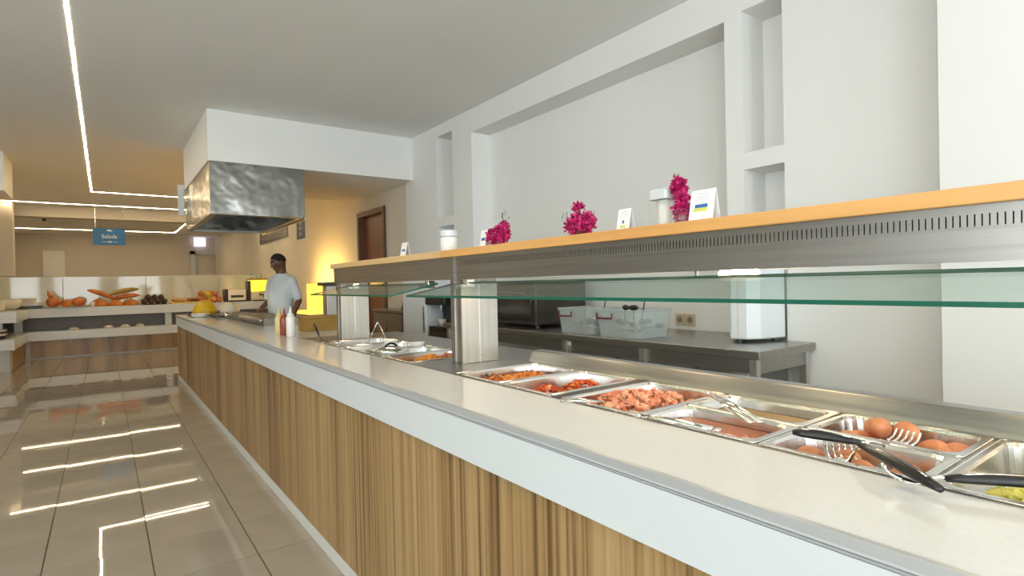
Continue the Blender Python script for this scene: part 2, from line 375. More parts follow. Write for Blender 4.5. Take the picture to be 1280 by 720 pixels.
# walls of the far room
struct(put('wall_far', MB().box(-2.5, 24, 0, 3.7, 24.2, ZC), far_m, local=True), 'beige end wall of the far room', 'wall')
struct(put('wall_left_far', MB().box(-2.5, 9.2, 0, -2.3, 24, ZC).box(XL-0.2, 9.2, 0, -2.5, 9.4, ZC), far_m, local=True), 'beige side wall beyond the white bulkhead', 'wall')
struct(put('trim_1', MB().box(0.945, 6.87, 2.765, XS, 9.10, ZC), wall_m, local=True), 'white boxed soffit hanging over the steel hood', 'soffit')
struct(put('trim_2', MB().box(-2.3, 10.4, 2.79, -1.095, 11.35, ZC), wall_m, local=True), 'white boxed bulkhead under the ceiling at far left', 'bulkhead')
struct(put('trim_3', MB().box(-2.3, 16.5, 3.09, 3.46, 16.9, ZC), far_m, local=True), 'low beige ceiling beam beyond the second light line', 'beam')
struct(put('trim_4', MB().box(-2.3, 15.93, 1.73, -1.56, 16.25, ZC), far_m, local=True), 'pale beige wall block rising above the splashback', 'wall')
struct(put('wall_partition', MB().box(-2.3, 15.935, 0, XS, 16.05, 1.715), far_m, local=True), 'low partition wall behind the far buffet', 'wall')
for k, (a, b) in enumerate([(-2.3, -0.75), (-0.75, 0.8), (0.8, 2.35), (2.35, XS)]):
    o = put('splashback_panel', MB().box(a+0.004, 15.91, 1.04, b-0.004, 15.93, 1.70), splash_m, bevel=0.002)
    tag(o, 'glossy pale green splashback panel, %s from the left' % ['first', 'second', 'third', 'fourth'][k], 'splashback', 'splashback panels')
# pilaster, doorway trim and lit panel on the end wall
struct(put('trim_5', MB().box(-1.62, 23.9, 0, -1.05, 24, 2.75), wall_m, local=True), 'pale pilaster on the end wall', 'pilaster')
struct(put('trim_6', MB().box(2.62, 23.9, 0, 2.78, 24, 2.8).box(2.62, 23.9, 2.68, 4.0, 24, 2.8), white_m, local=True), 'white doorway trim on the end wall', 'trim')
o = put('lit_window_panel', MB().box(2.75, 23.88, 2.98, 3.13, 23.99, 3.3), glow('pale_lilac_light', (0.80, 0.76, 1.0), 1.1)); tag(o, 'small pale lilac lit panel high on end wall under hood', 'light panel')
# dark ventilation opening and poster on the kitchen wall
t = thing('wall_vent', 'dark louvred opening high on cream kitchen wall', 'vent', (XS, 14.9, 2.54))
put('frame', MB().box(XS-0.02, 13.45, 2.53, XS, 16.3, 2.56).box(XS-0.02, 13.45, 2.84, XS, 16.3, 2.87).box(XS-0.02, 13.45, 2.56, XS, 13.48, 2.84).box(XS-0.02, 16.27, 2.56, XS, 16.3, 2.84), darksteel_m, t)
put('backing', MB().box(XS-0.006, 13.48, 2.56, XS-0.001, 16.27, 2.84), brown_dark_m, t)
for k in range(4): put('slat', MB().hull8([(XS-0.018, 13.48, 2.575+k*0.07), (XS-0.007, 13.48, 2.60+k*0.07), (XS-0.007, 16.27, 2.60+k*0.07), (XS-0.018, 16.27, 2.575+k*0.07), (XS-0.018, 13.48, 2.58+k*0.07), (XS-0.007, 13.48, 2.605+k*0.07), (XS-0.007, 16.27, 2.605+k*0.07), (XS-0.018, 16.27, 2.58+k*0.07)]), brown_dark_m, t)
t = thing('wall_poster', 'small dark blue poster with pale marks on kitchen wall', 'poster', (XS-0.01, 12.4, 2.40))
put('sheet', MB().box(XS-0.012, 12.12, 2.40, XS-0.001, 12.72, 2.84), posterblue_m, t)
for k in range(3): put('mark', MB().box(XS-0.016, 12.36, 2.47+k*0.12, XS-0.012, 12.48, 2.54+k*0.12), ink_grey_m, t)

# ================================================================== CEILING LIGHT LINES, HOOD, SIGN
def led(name, runs, label):
    mb = MB()
    for x0, y0, x1, y1 in runs: mb.box(x0, y0, ZC-0.0015, x1, y1, ZC+0.01)
    tag(put(name, mb, led_m), label, 'light', 'linear ceiling lights')
hw = 0.0105
led('led_strip_light', [(-0.165-hw, -2.5, -0.165+hw, 13.75), (-0.165-hw, 13.75-hw*1.0, 3.2, 13.75+hw*1.2)], 'long L-shaped warm light line running above the aisle')
led('led_strip_light', [(-1.72, 15.86-hw, 3.2, 15.86+hw)], 'straight warm light line just before the beige beam')
led('led_strip_light', [(-1.82, 19.2-hw, 2.0, 19.2+hw), (2.0-hw, 19.2, 2.0+hw, 22.3), (-2.12, 22.3-hw, 2.0, 22.3+hw)], 'U-shaped thin light line beyond the beam')
# steel extractor hood: open below
t = thing('extractor_hood', 'box-shaped stainless extractor hood hanging under the white soffit', 'hood', (1.455, 7.97, 2.175))
hx0, hx1, hy0, hy1, hz0, hz1 = 0.955, 1.965, 6.862, 9.085, 2.178, 2.765
put('front_panel', MB().box(hx0, hy0, hz0, hx1, hy0+0.02, hz1), hood_m, t, bevel=0.004)
put('side_panel', MB().box(hx0, hy0+0.02, hz0, hx0+0.02, hy1, hz1), hood_m, t); put('side_panel', MB().box(hx1-0.02, hy0+0.02, hz0, hx1, hy1, hz1), hood_m, t)
put('back_panel', MB().box(hx0+0.02, hy1-0.02, hz0, hx1-0.02, hy1, hz1), hood_m, t)
put('gutter', MB().box(hx0+0.02, hy0+0.02, hz0, hx0+0.07, hy1-0.02, hz0+0.03).box(hx1-0.07, hy0+0.02, hz0, hx1-0.02, hy1-0.02, hz0+0.03).box(hx0+0.07, hy0+0.02, hz0, hx1-0.07, hy0+0.07, hz0+0.03).box(hx0+0.07, hy1-0.07, hz0, hx1-0.07, hy1-0.02, hz0+0.03), steel_m, t)
for k in range(4):
    y0 = hy0+0.08+k*0.52
    put('filter', MB().hull8([(hx0+0.08, y0, hz0+0.12), (hx1-0.08, y0, hz0+0.30), (hx1-0.08, y0+0.5, hz0+0.30), (hx0+0.08, y0+0.5, hz0+0.12), (hx0+0.08, y0, hz0+0.15), (hx1-0.08, y0, hz0+0.33), (hx1-0.08, y0+0.5, hz0+0.33), (hx0+0.08, y0+0.5, hz0+0.15)]), darksteel_m, t)
put('rim_light_edge', MB().box(hx1-0.012, hy0, hz0-0.02, hx1+0.004, hy1, hz0), bright_m, t)
o = put('white_wall_panel', MB().box(0.86, 9.06, 2.40, 0.935, 9.09, 2.83), white_m, bevel=0.003); tag(o, 'narrow white panel hanging beside the far end of the hood', 'panel')
# blue hanging sign
SX, SY, SZ = 0.11, 14.80, 2.535
t = thing('hanging_sign', 'blue rectangular sign hanging above the far salad buffet', 'sign', (SX, SY, SZ-0.18))
bd = put('board', MB().box(SX-0.285, SY-0.012, SZ-0.18, SX+0.285, SY+0.012, SZ+0.18), signblue_m, t, bevel=0.003)
M = Matrix.Translation((SX, SY-0.0135, SZ-0.0)) @ Matrix.Rotation(R(90), 4, 'X')
put('lettering', text_mb('Salads', 0.115, M), signwhite_m, bd)
put('emblem', MB().hull8([(SX-0.05, SY-0.015, SZ+0.125), (SX+0.06, SY-0.015, SZ+0.105), (SX+0.06, SY-0.012, SZ+0.105), (SX-0.05, SY-0.012, SZ+0.125), (SX-0.04, SY-0.015, SZ+0.15), (SX+0.02, SY-0.015, SZ+0.15), (SX+0.02, SY-0.012, SZ+0.15), (SX-0.04, SY-0.012, SZ+0.15)]), signwhite_m, bd)
put('small_print', MB().box(SX-0.03, SY-0.015, SZ-0.125, SX+0.04, SY-0.012, SZ-0.10).box(SX-0.13, SY-0.0135, SZ-0.115, SX-0.045, SY-0.012, SZ-0.108).box(SX+0.055, SY-0.0135, SZ-0.115, SX+0.15, SY-0.012, SZ-0.108), signwhite_m, bd)
for dx in (-0.24, 0.24): put('wire', MB().cyl((SX+dx, SY, SZ+0.18), (SX+dx, SY, ZC), 0.003, n=6), bright_m, t)
# small dome camera under the hood line
t = thing('dome_camera', 'small round ceiling fitting beyond the beam', 'spotlight', (-1.2, 18.5, ZC-0.14))
put('stem', MB().cyl((-1.2, 18.5, ZC), (-1.2, 18.5, ZC-0.07), 0.03), dark_m, t); put('head', MB().ball((-1.2, 18.5, ZC-0.10), 0.055), darksteel_m, t, smooth=True)

# ================================================================== SERVING COUNTER
XF, ZT, Y0C, Y1C = 0.861, 0.972, -1.3, 9.84
t = thing('serving_counter', 'long buffet counter base clad in vertical wood-grain panels', 'counter', (1.35, 4.3, 0))
put('body', MB().box(0.90, Y0C, 0.07, 1.88, 4.26, 0.815).box(0.90, 4.26, 0.07, 1.68, Y1C-0.02, 0.815), greylam_m, t)
put('plinth', MB().box(XF+0.012, Y0C, 0, 1.66, Y1C-0.01, 0.066), greylam_m, t)
n = 10; wd = (Y1C-Y0C)/n
for k in range(n):
    put('front_panel', MB().box(XF+0.014, Y0C+k*wd+0.0012, 0.067, 0.90, Y0C+(k+1)*wd-0.0012, 0.82), zebrano_m, t)
put('end_panel', MB().box(0.90, Y1C-0.02, 0.07, 1.68, Y1C, 0.815), zebrano_m, t)
t = thing('countertop', 'white stone counter top with deep white front edge', 'countertop', (1.35, 4.3, 0.82))
put('slab', MB().box(XF+0.004, Y0C, 0.942, 1.166, Y1C, ZT).box(1.166, 4.26, 0.942, 1.72, Y1C, ZT), stone_m, t)
put('fascia', MB().box(XF, Y0C, 0.82, XF+0.05, Y1C, 0.942).box(XF+0.05, Y1C-0.05, 0.82, 1.72, Y1C, 0.942), white_m, t)
tr = put('edge_trim', MB().box(XF-0.003, Y0C, 0.955, XF+0.004, Y1C, ZT+0.0012).box(XF+0.004, Y0C, ZT, XF+0.010, Y1C, ZT+0.0012), mat('satin_aluminium', (0.50, 0.515, 0.52), 0.38, metal=0.35), t, bevel=0.0015)
put('shadow_groove', MB().box(XF-0.001, Y0C, 0.944, XF+0.002, Y1C, 0.948), mat('groove_grey', (0.35, 0.36, 0.37), 0.5), tr)

# steel deck with wells
WX0, WX1 = 1.172, 1.605
near_slots = [(-0.29, 0.032), (0.042, 0.360), (0.372, 0.684), (0.694, 1.030), (1.040, 1.352), (1.408, 1.706), (1.714, 2.020)]
far_slots = [(2.46, 2.77), (2.78, 3.09), (3.10, 3.41), (3.46, 3.80)]
t = thing('steel_well_deck', 'stainless bain-marie deck let into the counter top', 'deck', (1.55, 1.5, 0.88))
mb = MB(); mb.box(1.166, Y0C, 0.955, WX0+0.012, 4.26, ZT+0.002); mb.box(WX1-0.012, Y0C, 0.955, 1.64, 4.26, ZT+0.002)
p = Y0C
for a, b in near_slots+far_slots: mb.box(WX0+0.012, p, 0.955, WX1-0.012, a+0.012, ZT+0.002); p = b-0.012
mb.box(WX0+0.012, p, 0.955, WX1-0.012, 4.26, ZT+0.002)
put('deck_plate', mb, steel_m, t, bevel=0.001)
put('server_ledge', MB().box(1.64, Y0C, 0.950, 1.92, 4.26, ZT), steel_m, t, bevel=0.003)
put('upstand', MB().hull8([(1.612, Y0C, ZT+0.002), (1.70, Y0C, ZT), (1.70, 2.085, ZT), (1.612, 2.085, ZT+0.002), (1.640, Y0C, 1.028), (1.69, Y0C, 1.028), (1.69, 2.085, 1.028), (1.640, 2.085, 1.028)]), steel_m, t, bevel=0.004)
put('divider_gap', MB().box(WX0, 1.360, ZT+0.001, WX1, 1.400, ZT+0.004), dark_m, t)
put('well_lining', MB().box(1.18, Y0C+0.02, 0.826, 1.60, 4.24, 0.830), darksteel_m, t)

# gastronorm pans
PZ = ZT+0.005
def pan(name, label, x0, y0, x1, y1, depth, group='steel pans in the counter wells'):
    t = thing(name, label, 'pan', ((x0+x1)/2, (y0+y1)/2, PZ-depth), 0, group)
    fl_ = 0.013
    body = MB().loops([rrect(x0, y0, x1, y1, 0.012, PZ-0.004), rrect(x0, y0, x1, y1, 0.012, PZ), rrect(x0+fl_, y0+fl_, x1-fl_, y1-fl_, 0.032, PZ+0.001),
              rrect(x0+fl_+0.004, y0+fl_+0.004, x1-fl_-0.004, y1-fl_-0.004, 0.032, PZ-0.006), rrect(x0+fl_+0.010, y0+fl_+0.010, x1-fl_-0.010, y1-fl_-0.010, 0.032, PZ-depth+0.012),
              rrect(x0+fl_+0.022, y0+fl_+0.022, x1-fl_-0.022, y1-fl_-0.022, 0.026, PZ-depth)], cap0=False)
    put('pan_body', body, pan_m, t, smooth=False)
    put('rim_bead', MB().tube([Vector(q) for q in rrect(x0, y0, x1, y1, 0.012, PZ-0.001)+[rrect(x0, y0, x1, y1, 0.012, PZ-0.001)[0]]], 0.0022, 6), bright_m, t, smooth=True)
    return t
XM = 1.386
pan('food_pan', 'steel pan at right edge holding yellow-green salad', WX0, 0.042, WX1, 0.360, 0.085)
pan('food_pan', 'empty steel pan beyond the salad, at the right end', WX0, -0.29, WX1, 0.032, 0.085)
pan('food_pan', 'front half-size steel pan of brown eggs under a slotted spoon', WX0, 0.372, XM-0.003, 0.684, 0.062)
pan('food_pan', 'rear half-size steel pan of brown eggs beside the upstand', XM+0.003, 0.372, WX1, 0.684, 0.058)
pan('food_pan', 'front steel pan with ham scraps and a painted reddish reflection', WX0, 0.694, XM-0.003, 1.030, 0.07)
pan('food_pan', 'rear steel pan with herbs and a painted warm reflection', XM+0.003, 0.694, WX1, 1.030, 0.07)
pan('food_pan', 'full-size steel pan heaped with pink ham pieces', WX0, 1.040, WX1, 1.352, 0.07)
pan('food_pan', 'full-size steel pan with two heaps of red tomato stir-fry', WX0, 1.408, WX1, 1.706, 0.075)
pan('food_pan', 'full-size steel pan with an orange baked dish, nearest the post', WX0, 1.714, WX1, 2.020, 0.075)
pan('food_pan', 'far steel pan with orange slices just beyond the post', WX0, 2.46, WX1, 2.77, 0.07)
pan('food_pan', 'far steel pan with a round lid on it', WX0, 2.78, WX1, 3.09, 0.07)
pan('food_pan', 'far steel pan with upright tongs beside it', WX0, 3.10, WX1, 3.41, 0.07)
pan('food_pan', 'empty deep far steel pan nearest the second post', WX0, 3.46, WX1, 3.80, 0.10)

# ================================================================== GANTRY
GX0, GX1, GZB, GZS = 1.336, 1.60, 1.374, 1.478
t = thing('serving_gantry', 'steel serving gantry with beech shelf and sloping glass sneeze guard', 'gantry', (1.46, 2.1, ZT))
# shelf boards
put('shelf_board', MB().box(1.318, Y0C, GZS, 1.63, 2.395, 1.512), shelfwood_m, t, bevel=0.003)
put('shelf_board', MB().box(1.318, 2.398, GZS, 1.63, 4.02, 1.512), shelfpale_m, t, bevel=0.003)
# posts: box with front reveal
for a, b, lab in ((2.235, 2.322, 'near'), (3.875, 3.955, 'far')):
    pz = put('post', MB().box(GX0+0.004, a, ZT+0.002, 1.545, b, 1.36), steelv_m, t, bevel=0.003)
    put('post_neck', MB().box(GX0, a-0.004, ZT+0.002, GX0+0.004, a+0.03, GZS).box(GX0, b-0.03, ZT+0.002, GX0+0.004, b+0.004, GZS), steel_m, pz)
    put('seam', MB().box(1.438, a-0.0012, ZT+0.002, 1.442, a, 1.36), bright_m, pz)
    put('post_head', MB().box(GX0+0.006, a, 1.36, 1.54, b, GZS), steel_m, pz)
# fascia with slots: solid bands, bars between the slots and a dark backing
def fascia(y0, y1, slots):
    zs0, zs1 = 1.437, 1.460
    f = put('fascia', MB().box(GX0, y0, GZB, GX0+0.003, y1, zs0).box(GX0, y0, zs1, GX0+0.003, y1, GZS).box(GX0, y0, GZB-0.003, GX0+0.03, y1, GZB), steel_m, t)
    if slots:
        bars = MB(); pit = 0.0112; k = 0; y = y0
        while y+pit < y1: bars.box(GX0, y, zs0, GX0+0.003, y+pit-0.0024, zs1); y += pit
        bars.box(GX0, y, zs0, GX0+0.003, y1, zs1)
        put('slot_bars', bars, steel_m, f, kind='stuff'); put('slot_backing', MB().box(GX0+0.010, y0, zs0-0.004, GX0+0.014, y1, zs1+0.004), dark_m, f)
    else: put('slot_band', MB().box(GX0, y0, zs0, GX0+0.003, y1, zs1), steel_m, f)
    put('rear_fascia', MB().box(1.592, y0, GZB, 1.597, y1, GZS), steel_m, f)
    put('lamp_tray', MB().box(GX0+0.03, y0, 1.398, 1.592, y1, 1.402), mat('pale_tray', (0.70, 0.68, 0.63), 0.4), f)
fascia(Y0C, 2.231, True); fascia(2.326, 3.871, False); fascia(3.959, 4.0, False)
# sloping glass: back edge under the fascia, front edge lower and over the counter
def pane(y0, y1, xf=1.09):
    xb, zb, zf, th = 1.345, 1.357, 1.304, 0.008
    g = put('glass_pane', MB().hull8([(xf, y0, zf-th), (xb, y0, zb-th), (xb, y1, zb-th), (xf, y1, zf-th), (xf, y0, zf), (xb, y0, zb), (xb, y1, zb), (xf, y1, zf)]), glass_m, t)
    put('polished_edge', MB().box(xf-0.0025, y0, zf-th-0.0005, xf, y1, zf+0.0005), edge_m, g)
    put('end_edge', MB().hull8([(xf, y0-0.002, zf-th), (xb, y0-0.002, zb-th), (xb, y0, zb-th), (xf, y0, zf-th), (xf, y0-0.002, zf), (xb, y0-0.002, zb), (xb, y0, zb), (xf, y0, zf)]), edge_m, g)
    put('end_edge', MB().hull8([(xf, y1, zf-th), (xb, y1, zb-th), (xb, y1+0.002, zb-th), (xf, y1+0.002, zf-th), (xf, y1, zf), (xb, y1, zb), (xb, y1+0.002, zb), (xf, y1+0.002, zf)]), edge_m, g)
    put('back_edge', MB().box(xb, y0, zb-th, xb+0.002, y1, zb+0.0005), edge_m, g)
    ys = [y0+0.10, y1-0.10]
    for y in ys:
        put('glass_clamp', MB().box(xb-0.045, y-0.02, zb-0.026, xb+0.03, y+0.02, zb-0.009).box(xb-0.01, y-0.02, zb-0.012, xb+0.03, y+0.02, zb+0.012), bright_m, g, bevel=0.002)
pane(Y0C, 2.29); pane(2.47, 3.73)
# heat lamps under the shelf
def heat_lamp(y, label, zt_=1.380, hl=0.12, tr_=0.006):
    h = thing('heat_lamp', label, 'lamp', (1.46, y, 1.36), 0, 'heat lamps under the gantry')
    put('reflector', MB().hull8([(1.42, y-0.16, 1.382), (1.50, y-0.16, 1.382), (1.50, y+0.16, 1.382), (1.42, y+0.16, 1.382), (1.44, y-0.16, 1.398), (1.48, y-0.16, 1.398), (1.48, y+0.16, 1.398), (1.44, y+0.16, 1.398)]), bright_m, h)
    put('quartz_tube', MB().capsule((1.46, y-hl, zt_), (1.46, y+hl, zt_), tr_, tr_, 8), lamp_m, h, smooth=True)
    for s in (-1, 1): put('tube_clip', MB().box(1.455, y+s*0.14-0.004, zt_-0.007, 1.465, y+s*0.14+0.004, 1.383), bright_m, h)
    l = bpy.data.lights.new('heat_lamp_light', 'AREA'); l.shape = 'RECTANGLE'; l.size = 0.06; l.size_y = 0.28; l.energy = 0.9; l.color = (1.0, 0.76, 0.50)
    o = bpy.data.objects.new('heat_lamp_light', l); col.objects.link(o); o.parent = h; o.location = (0, 0, -0.008)
heat_lamp(0.90, 'brightest glowing heat lamp, above the herb pan', 1.362, 0.05, 0.013); heat_lamp(1.40, 'glowing heat lamp above the tomato stir-fry pan')
heat_lamp(1.92, 'glowing heat lamp above the orange dish beside the post'); heat_lamp(0.25, 'heat lamp above the salad pan'); heat_lamp(3.35, 'heat lamp in the far bay between the posts')
#FOOD
# ================================================================== FOOD IN THE NEAR PANS
rng = random.Random(7)
def rot_rand(r, tilt=3.14): return (Matrix.Rotation(r.uniform(0, 6.28), 3, 'Z') @ Matrix.Rotation(r.uniform(-tilt, tilt), 3, 'X'))
# eggs
egg_mb = MB()
prof = []
for i in range(13):
    a = math.pi*i/12; z = -math.cos(a); prof.append((0.0218*math.sin(a)*(1-0.13*z), 0.029*z))
egg_mb.lathe(prof, (0,0,0), 16)
egg_me = egg_mb.mesh('egg'); fix_normals(egg_me); egg_me.materials.append(egg_m)
for p in egg_me.polygons: p.use_smooth = True
def egg(x, y, z, label, k):
    o = bpy.data.objects.new('egg', egg_me); col.objects.link(o); r = random.Random(k)
    o.location = (x, y, z); o.rotation_euler = (R(90)+r.uniform(-.3, .3), r.uniform(-.3, .3), r.uniform(0, 6.28)); o.scale = (1.12, 1.12, 1.12)
    tag(o, label, 'egg', 'brown boiled eggs')
for k, (x, y, z, l) in enumerate([
    (1.462, 0.618, 0.945, 'brown egg at the left end of the rear egg pan'),
    (1.492, 0.560, 0.982, 'brown egg lying on top in the middle of the rear pan'),
    (1.500, 0.600, 0.940, 'brown egg under the topmost egg in the rear pan'),
    (1.545, 0.590, 0.966, 'pinkish brown egg behind the topmost egg'),
    (1.540, 0.520, 0.972, 'brown egg just behind the slotted spoon head'),
    (1.440, 0.560, 0.942, 'brown egg half hidden below the topmost egg'),
    (1.500, 0.455, 0.950, 'brown egg right of the spoon in the rear pan'),
    (1.462, 0.425, 0.944, 'brown egg at the near right corner of the rear pan'),
    (1.535, 0.422, 0.944, 'brown egg at the far right corner of the rear pan'),
    (1.282, 0.622, 0.940, 'brown egg at the left end of the front egg pan'),
    (1.310, 0.560, 0.942, 'brown egg under the claws in the front egg pan'),
    (1.262, 0.505, 0.940, 'brown egg right of the claws in the front egg pan'),
    (1.300, 0.440, 0.940, 'brown egg at the right end of the front egg pan')]): egg(x, y, z, l, k)
# ham pieces: folded irregular slabs, individually lying in a heap
def chunk(seed, sx, sy, sz):
    r = random.Random(seed); mb = MB(); ls = []
    for i in range(4):
        u = i/3-0.5; l = []
        for j in range(6):
            a = 2*math.pi*j/6; l.append((sx*math.cos(a)*(0.8+r.uniform(-.25, .25)), sy*math.sin(a)*(0.8+r.uniform(-.25, .25)) + 0.25*sy*math.sin(u*4), u*sz*1.2 + 0.3*sz*math.cos(a*1.0+seed)))
        ls.append(l)
    return mb.loops(ls)
hams = []
hampale_m = mat('pale_ham', (0.84, 0.50, 0.30), 0.35, noise=(45, 0, (0.76, 0.28, 0.16)))
for k in range(6):
    me = chunk(k, 0.0165, 0.013, 0.010).mesh('ham_piece'); fix_normals(me); me.materials.append([ham_m, hampale_m, ham_m, hampale_m, hamdark_m, hamdark_m][k]); hams.append(me)
def heap(x, y, cx, cy, rx, ry, z0, h):
    d = ((x-cx)/rx)**2 + ((y-cy)/ry)**2
    return z0 + h*max(0, 1-d)
r = random.Random(11); cnt = 0
while cnt < 150:
    x = r.uniform(1.215, 1.56); y = r.uniform(1.075, 1.315)
    top = heap(x, y, 1.37, 1.20, 0.26, 0.18, 0.924, 0.060)
    if top < 0.928: continue
    o = bpy.data.objects.new('ham_piece', hams[r.randrange(6) if r.random() < 0.6 else r.randrange(4)]); col.objects.link(o)
    o.location = (x, y, top - r.random()**2*0.02); o.rotation_euler = (r.uniform(-1.2, 1.2), r.uniform(-1.2, 1.2), r.uniform(0, 6.28)); s_ = r.uniform(0.75, 1.25); o.scale = (s_, s_, s_)
    tag(o, '%s ham piece in the heaped pan, %s and to the %s' % ('dark browned' if o.data in hams[4:] else 'pink grilled', 'near the front rim' if x < 1.30 else 'near the back rim' if x > 1.46 else 'in the middle', 'left' if y > 1.25 else 'right' if y < 1.14 else 'centre'), 'ham', 'ham pieces in the heaped pan'); cnt += 1
for k in range(14):
    o = bpy.data.objects.new('ham_scrap', hams[k % 4]); col.objects.link(o)
    o.location = (1.225+r.uniform(0, 0.03), 0.745+k*0.0175, 0.956); o.rotation_euler = (r.uniform(-.6, .6), r.uniform(-.6, .6), r.uniform(0, 6.28)); o.scale = (0.8, 0.8, 0.8)
    tag(o, 'small ham scrap lying along the front of the nearly empty pan', 'ham', 'ham scraps in the sauce pan')
# stuffs nobody could count
def mound(name, m, spots, size, seed, n, label, cat):
    r = random.Random(seed); mb = MB()
    for k in range(n):
        cx, cy, rx, ry, z0, h = spots[k % len(spots)]
        while True:
            x = cx+r.uniform(-rx, rx); y = cy+r.uniform(-ry, ry)
            if ((x-cx)/rx)**2+((y-cy)/ry)**2 < 1: break
        c = chunk(r.randrange(999), size*r.uniform(.6, 1.3), size*r.uniform(.5, 1), size*r.uniform(.4, .8)); M3 = rot_rand(r, 1.0); z = heap(x, y, cx, cy, rx, ry, z0, h) - r.random()*0.006
        mb.add([Vector((x, y, z)) + M3 @ Vector(v) for v in c.v], c.f)
    o = put(name, mb, m, kind='stuff'); tag(o, label, cat); return o
s2 = [(1.285, 1.555, 0.085, 0.09, 0.916, 0.056), (1.46, 1.56, 0.105, 0.095, 0.916, 0.056)]
mound('tomato_stir_fry', tomato_m, s2, 0.011, 3, 260, 'glossy red tomato pieces heaped in the second pan from the post', 'food')
mound('pepper_strips', pepper_m, s2, 0.010, 4, 90, 'orange pepper bits mixed into the tomato stir-fry', 'food')
mound('browned_bits', crust_m, s2, 0.008, 5, 60, 'dark browned bits scattered over the tomato stir-fry', 'food')
mound('orange_bake', orange_m, [(1.33, 1.87, 0.13, 0.12, 0.934, 0.028), (1.46, 1.87, 0.11, 0.12, 0.934, 0.024)], 0.014, 6, 260, 'orange-yellow baked dish filling the pan nearest the post', 'food')
mound('bake_crust', crust_m, [(1.33, 1.965, 0.12, 0.03, 0.942, 0.016), (1.51, 1.93, 0.05, 0.06, 0.944, 0.016)], 0.009, 8, 110, 'dark brown crust along the back of the orange dish', 'food')
mound('salad_leaves', salad_m, [(1.315, 0.19, 0.11, 0.135, 0.918, 0.062), (1.27, 0.25, 0.06, 0.07, 0.925, 0.045)], 0.016, 9, 230, 'yellow-green chopped salad in the right-hand pan', 'salad')
mound('salad_greens', saladg_m, [(1.31, 0.21, 0.11, 0.135, 0.918, 0.058)], 0.012, 10, 60, 'green shreds mixed into the chopped salad', 'salad')
def layer(name, m, x0, y0, x1, y1, z, label, cat):
    o = put(name, MB().loops([rrect(x0+.03, y0+.03, x1-.03, y1-.03, 0.028, z-0.008), rrect(x0+.026, y0+.026, x1-.026, y1-.026, 0.03, z)]), m); tag(o, label, cat)
layer('reddish_pan_reflection', reddish_reflection_m, WX0, 0.694, XM-0.003, 1.030, 0.952, 'flat red-brown sheet painted as the reflection in the front pan', 'reflection')  # added sheet, paints the reddish reflection of a mostly empty steel pan
layer('warm_pan_reflection', warm_reflection_m, XM+0.003, 0.694, WX1, 1.030, 0.948, 'flat golden sheet painted as the warm reflection in the rear pan', 'oil')  # added sheet, paints the warm reflection in a pan empty but for herbs
mound('herbs', herb_m, [(1.44, 0.90, 0.03, 0.10, 0.948, 0.004)], 0.005, 12, 60, 'dark chopped herbs lying in the rear pan', 'herbs')
mound('orange_slices', pepper_m, [(1.36, 2.60, 0.10, 0.10, 0.925, 0.05)], 0.022, 13, 60, 'orange fried slices in the pan just beyond the post', 'food')
mound('pink_slices', ham_m, [(1.48, 2.60, 0.07, 0.10, 0.93, 0.045)], 0.02, 14, 40, 'pink sliced meat in the pan just beyond the post', 'food')

# ================================================================== UTENSILS
def bez(a, b, c, n=7):
    a, b, c = Vector(a), Vector(b), Vector(c)
    return [a*(1-t)**2 + b*2*t*(1-t) + c*t*t for t in [i/n for i in range(n+1)]]
def claw_spoon(name, label, h0, h1, head, width, teeth=5):
    """black grip from h0 to h1, steel shank on to the head, head with curved prongs"""
    h0, h1, head = Vector(h0), Vector(h1), Vector(head)
    t = thing(name, label, 'utensil', tuple(head), 0, 'black-handled serving utensils')
    d = (h1-h0); mid = (h0+h1)/2+Vector((0, 0, 0.006))
    g = put('grip', MB().tube(bez(h0, mid, h1), [(0.006, 0.005), (0.010, 0.008), (0.0115, 0.009), (0.0115, 0.009), (0.011, 0.0085), (0.010, 0.008), (0.0085, 0.007), (0.006, 0.005)], 10), black_m, t, smooth=True)
    put('grip_inlay', MB().tube([p + Vector((0, 0, 0.0068)) for p in bez(h0, mid, h1)[1:7]], 0.0028, 6), bright_m, g, smooth=True)
    put('shank', MB().tube([h1 - d.normalized()*0.004, (h1*2+head)/3 + Vector((0, 0, 0.004)), head], [0.0035, 0.004, 0.005], 8), bright_m, t, smooth=True)
    f = (head-h1); f.z = 0; f.normalize(); sd = Vector((-f.y, f.x, 0))
    put('bowl', MB().ball(head+f*0.018, (0.026, 0.022, 0.004), rot=Matrix((f, sd, Vector((0,0,1)))).transposed()), bright_m, t, smooth=True)
    for k in range(teeth):
        u = (k/(teeth-1)-0.5)*width; b = head+f*0.024+sd*u
        put('prong', MB().tube(bez(b, b+f*0.03+Vector((0,0,0.004)), b+f*0.036+Vector((0,0,0.024))), [0.0032]*4+[0.0028]*4, 6), bright_m, t, smooth=True)
claw_spoon('serving_claw', 'black-handled steel claw lying across the rear egg pan', (1.240, 0.640, 1.000), (1.292, 0.520, 0.992), (1.400, 0.500, 0.972), 0.05)
claw_spoon('serving_claw', 'black-handled steel claw reaching into the front egg pan', (1.082, 0.318, 1.000), (1.206, 0.488, 1.012), (1.262, 0.535, 0.952), 0.05)
claw_spoon('serving_claw', 'black-handled utensil resting across the salad pan', (1.245, 0.205, 1.002), (1.160, 0.335, 0.996), (1.140, 0.362, 0.990), 0.012, 2)
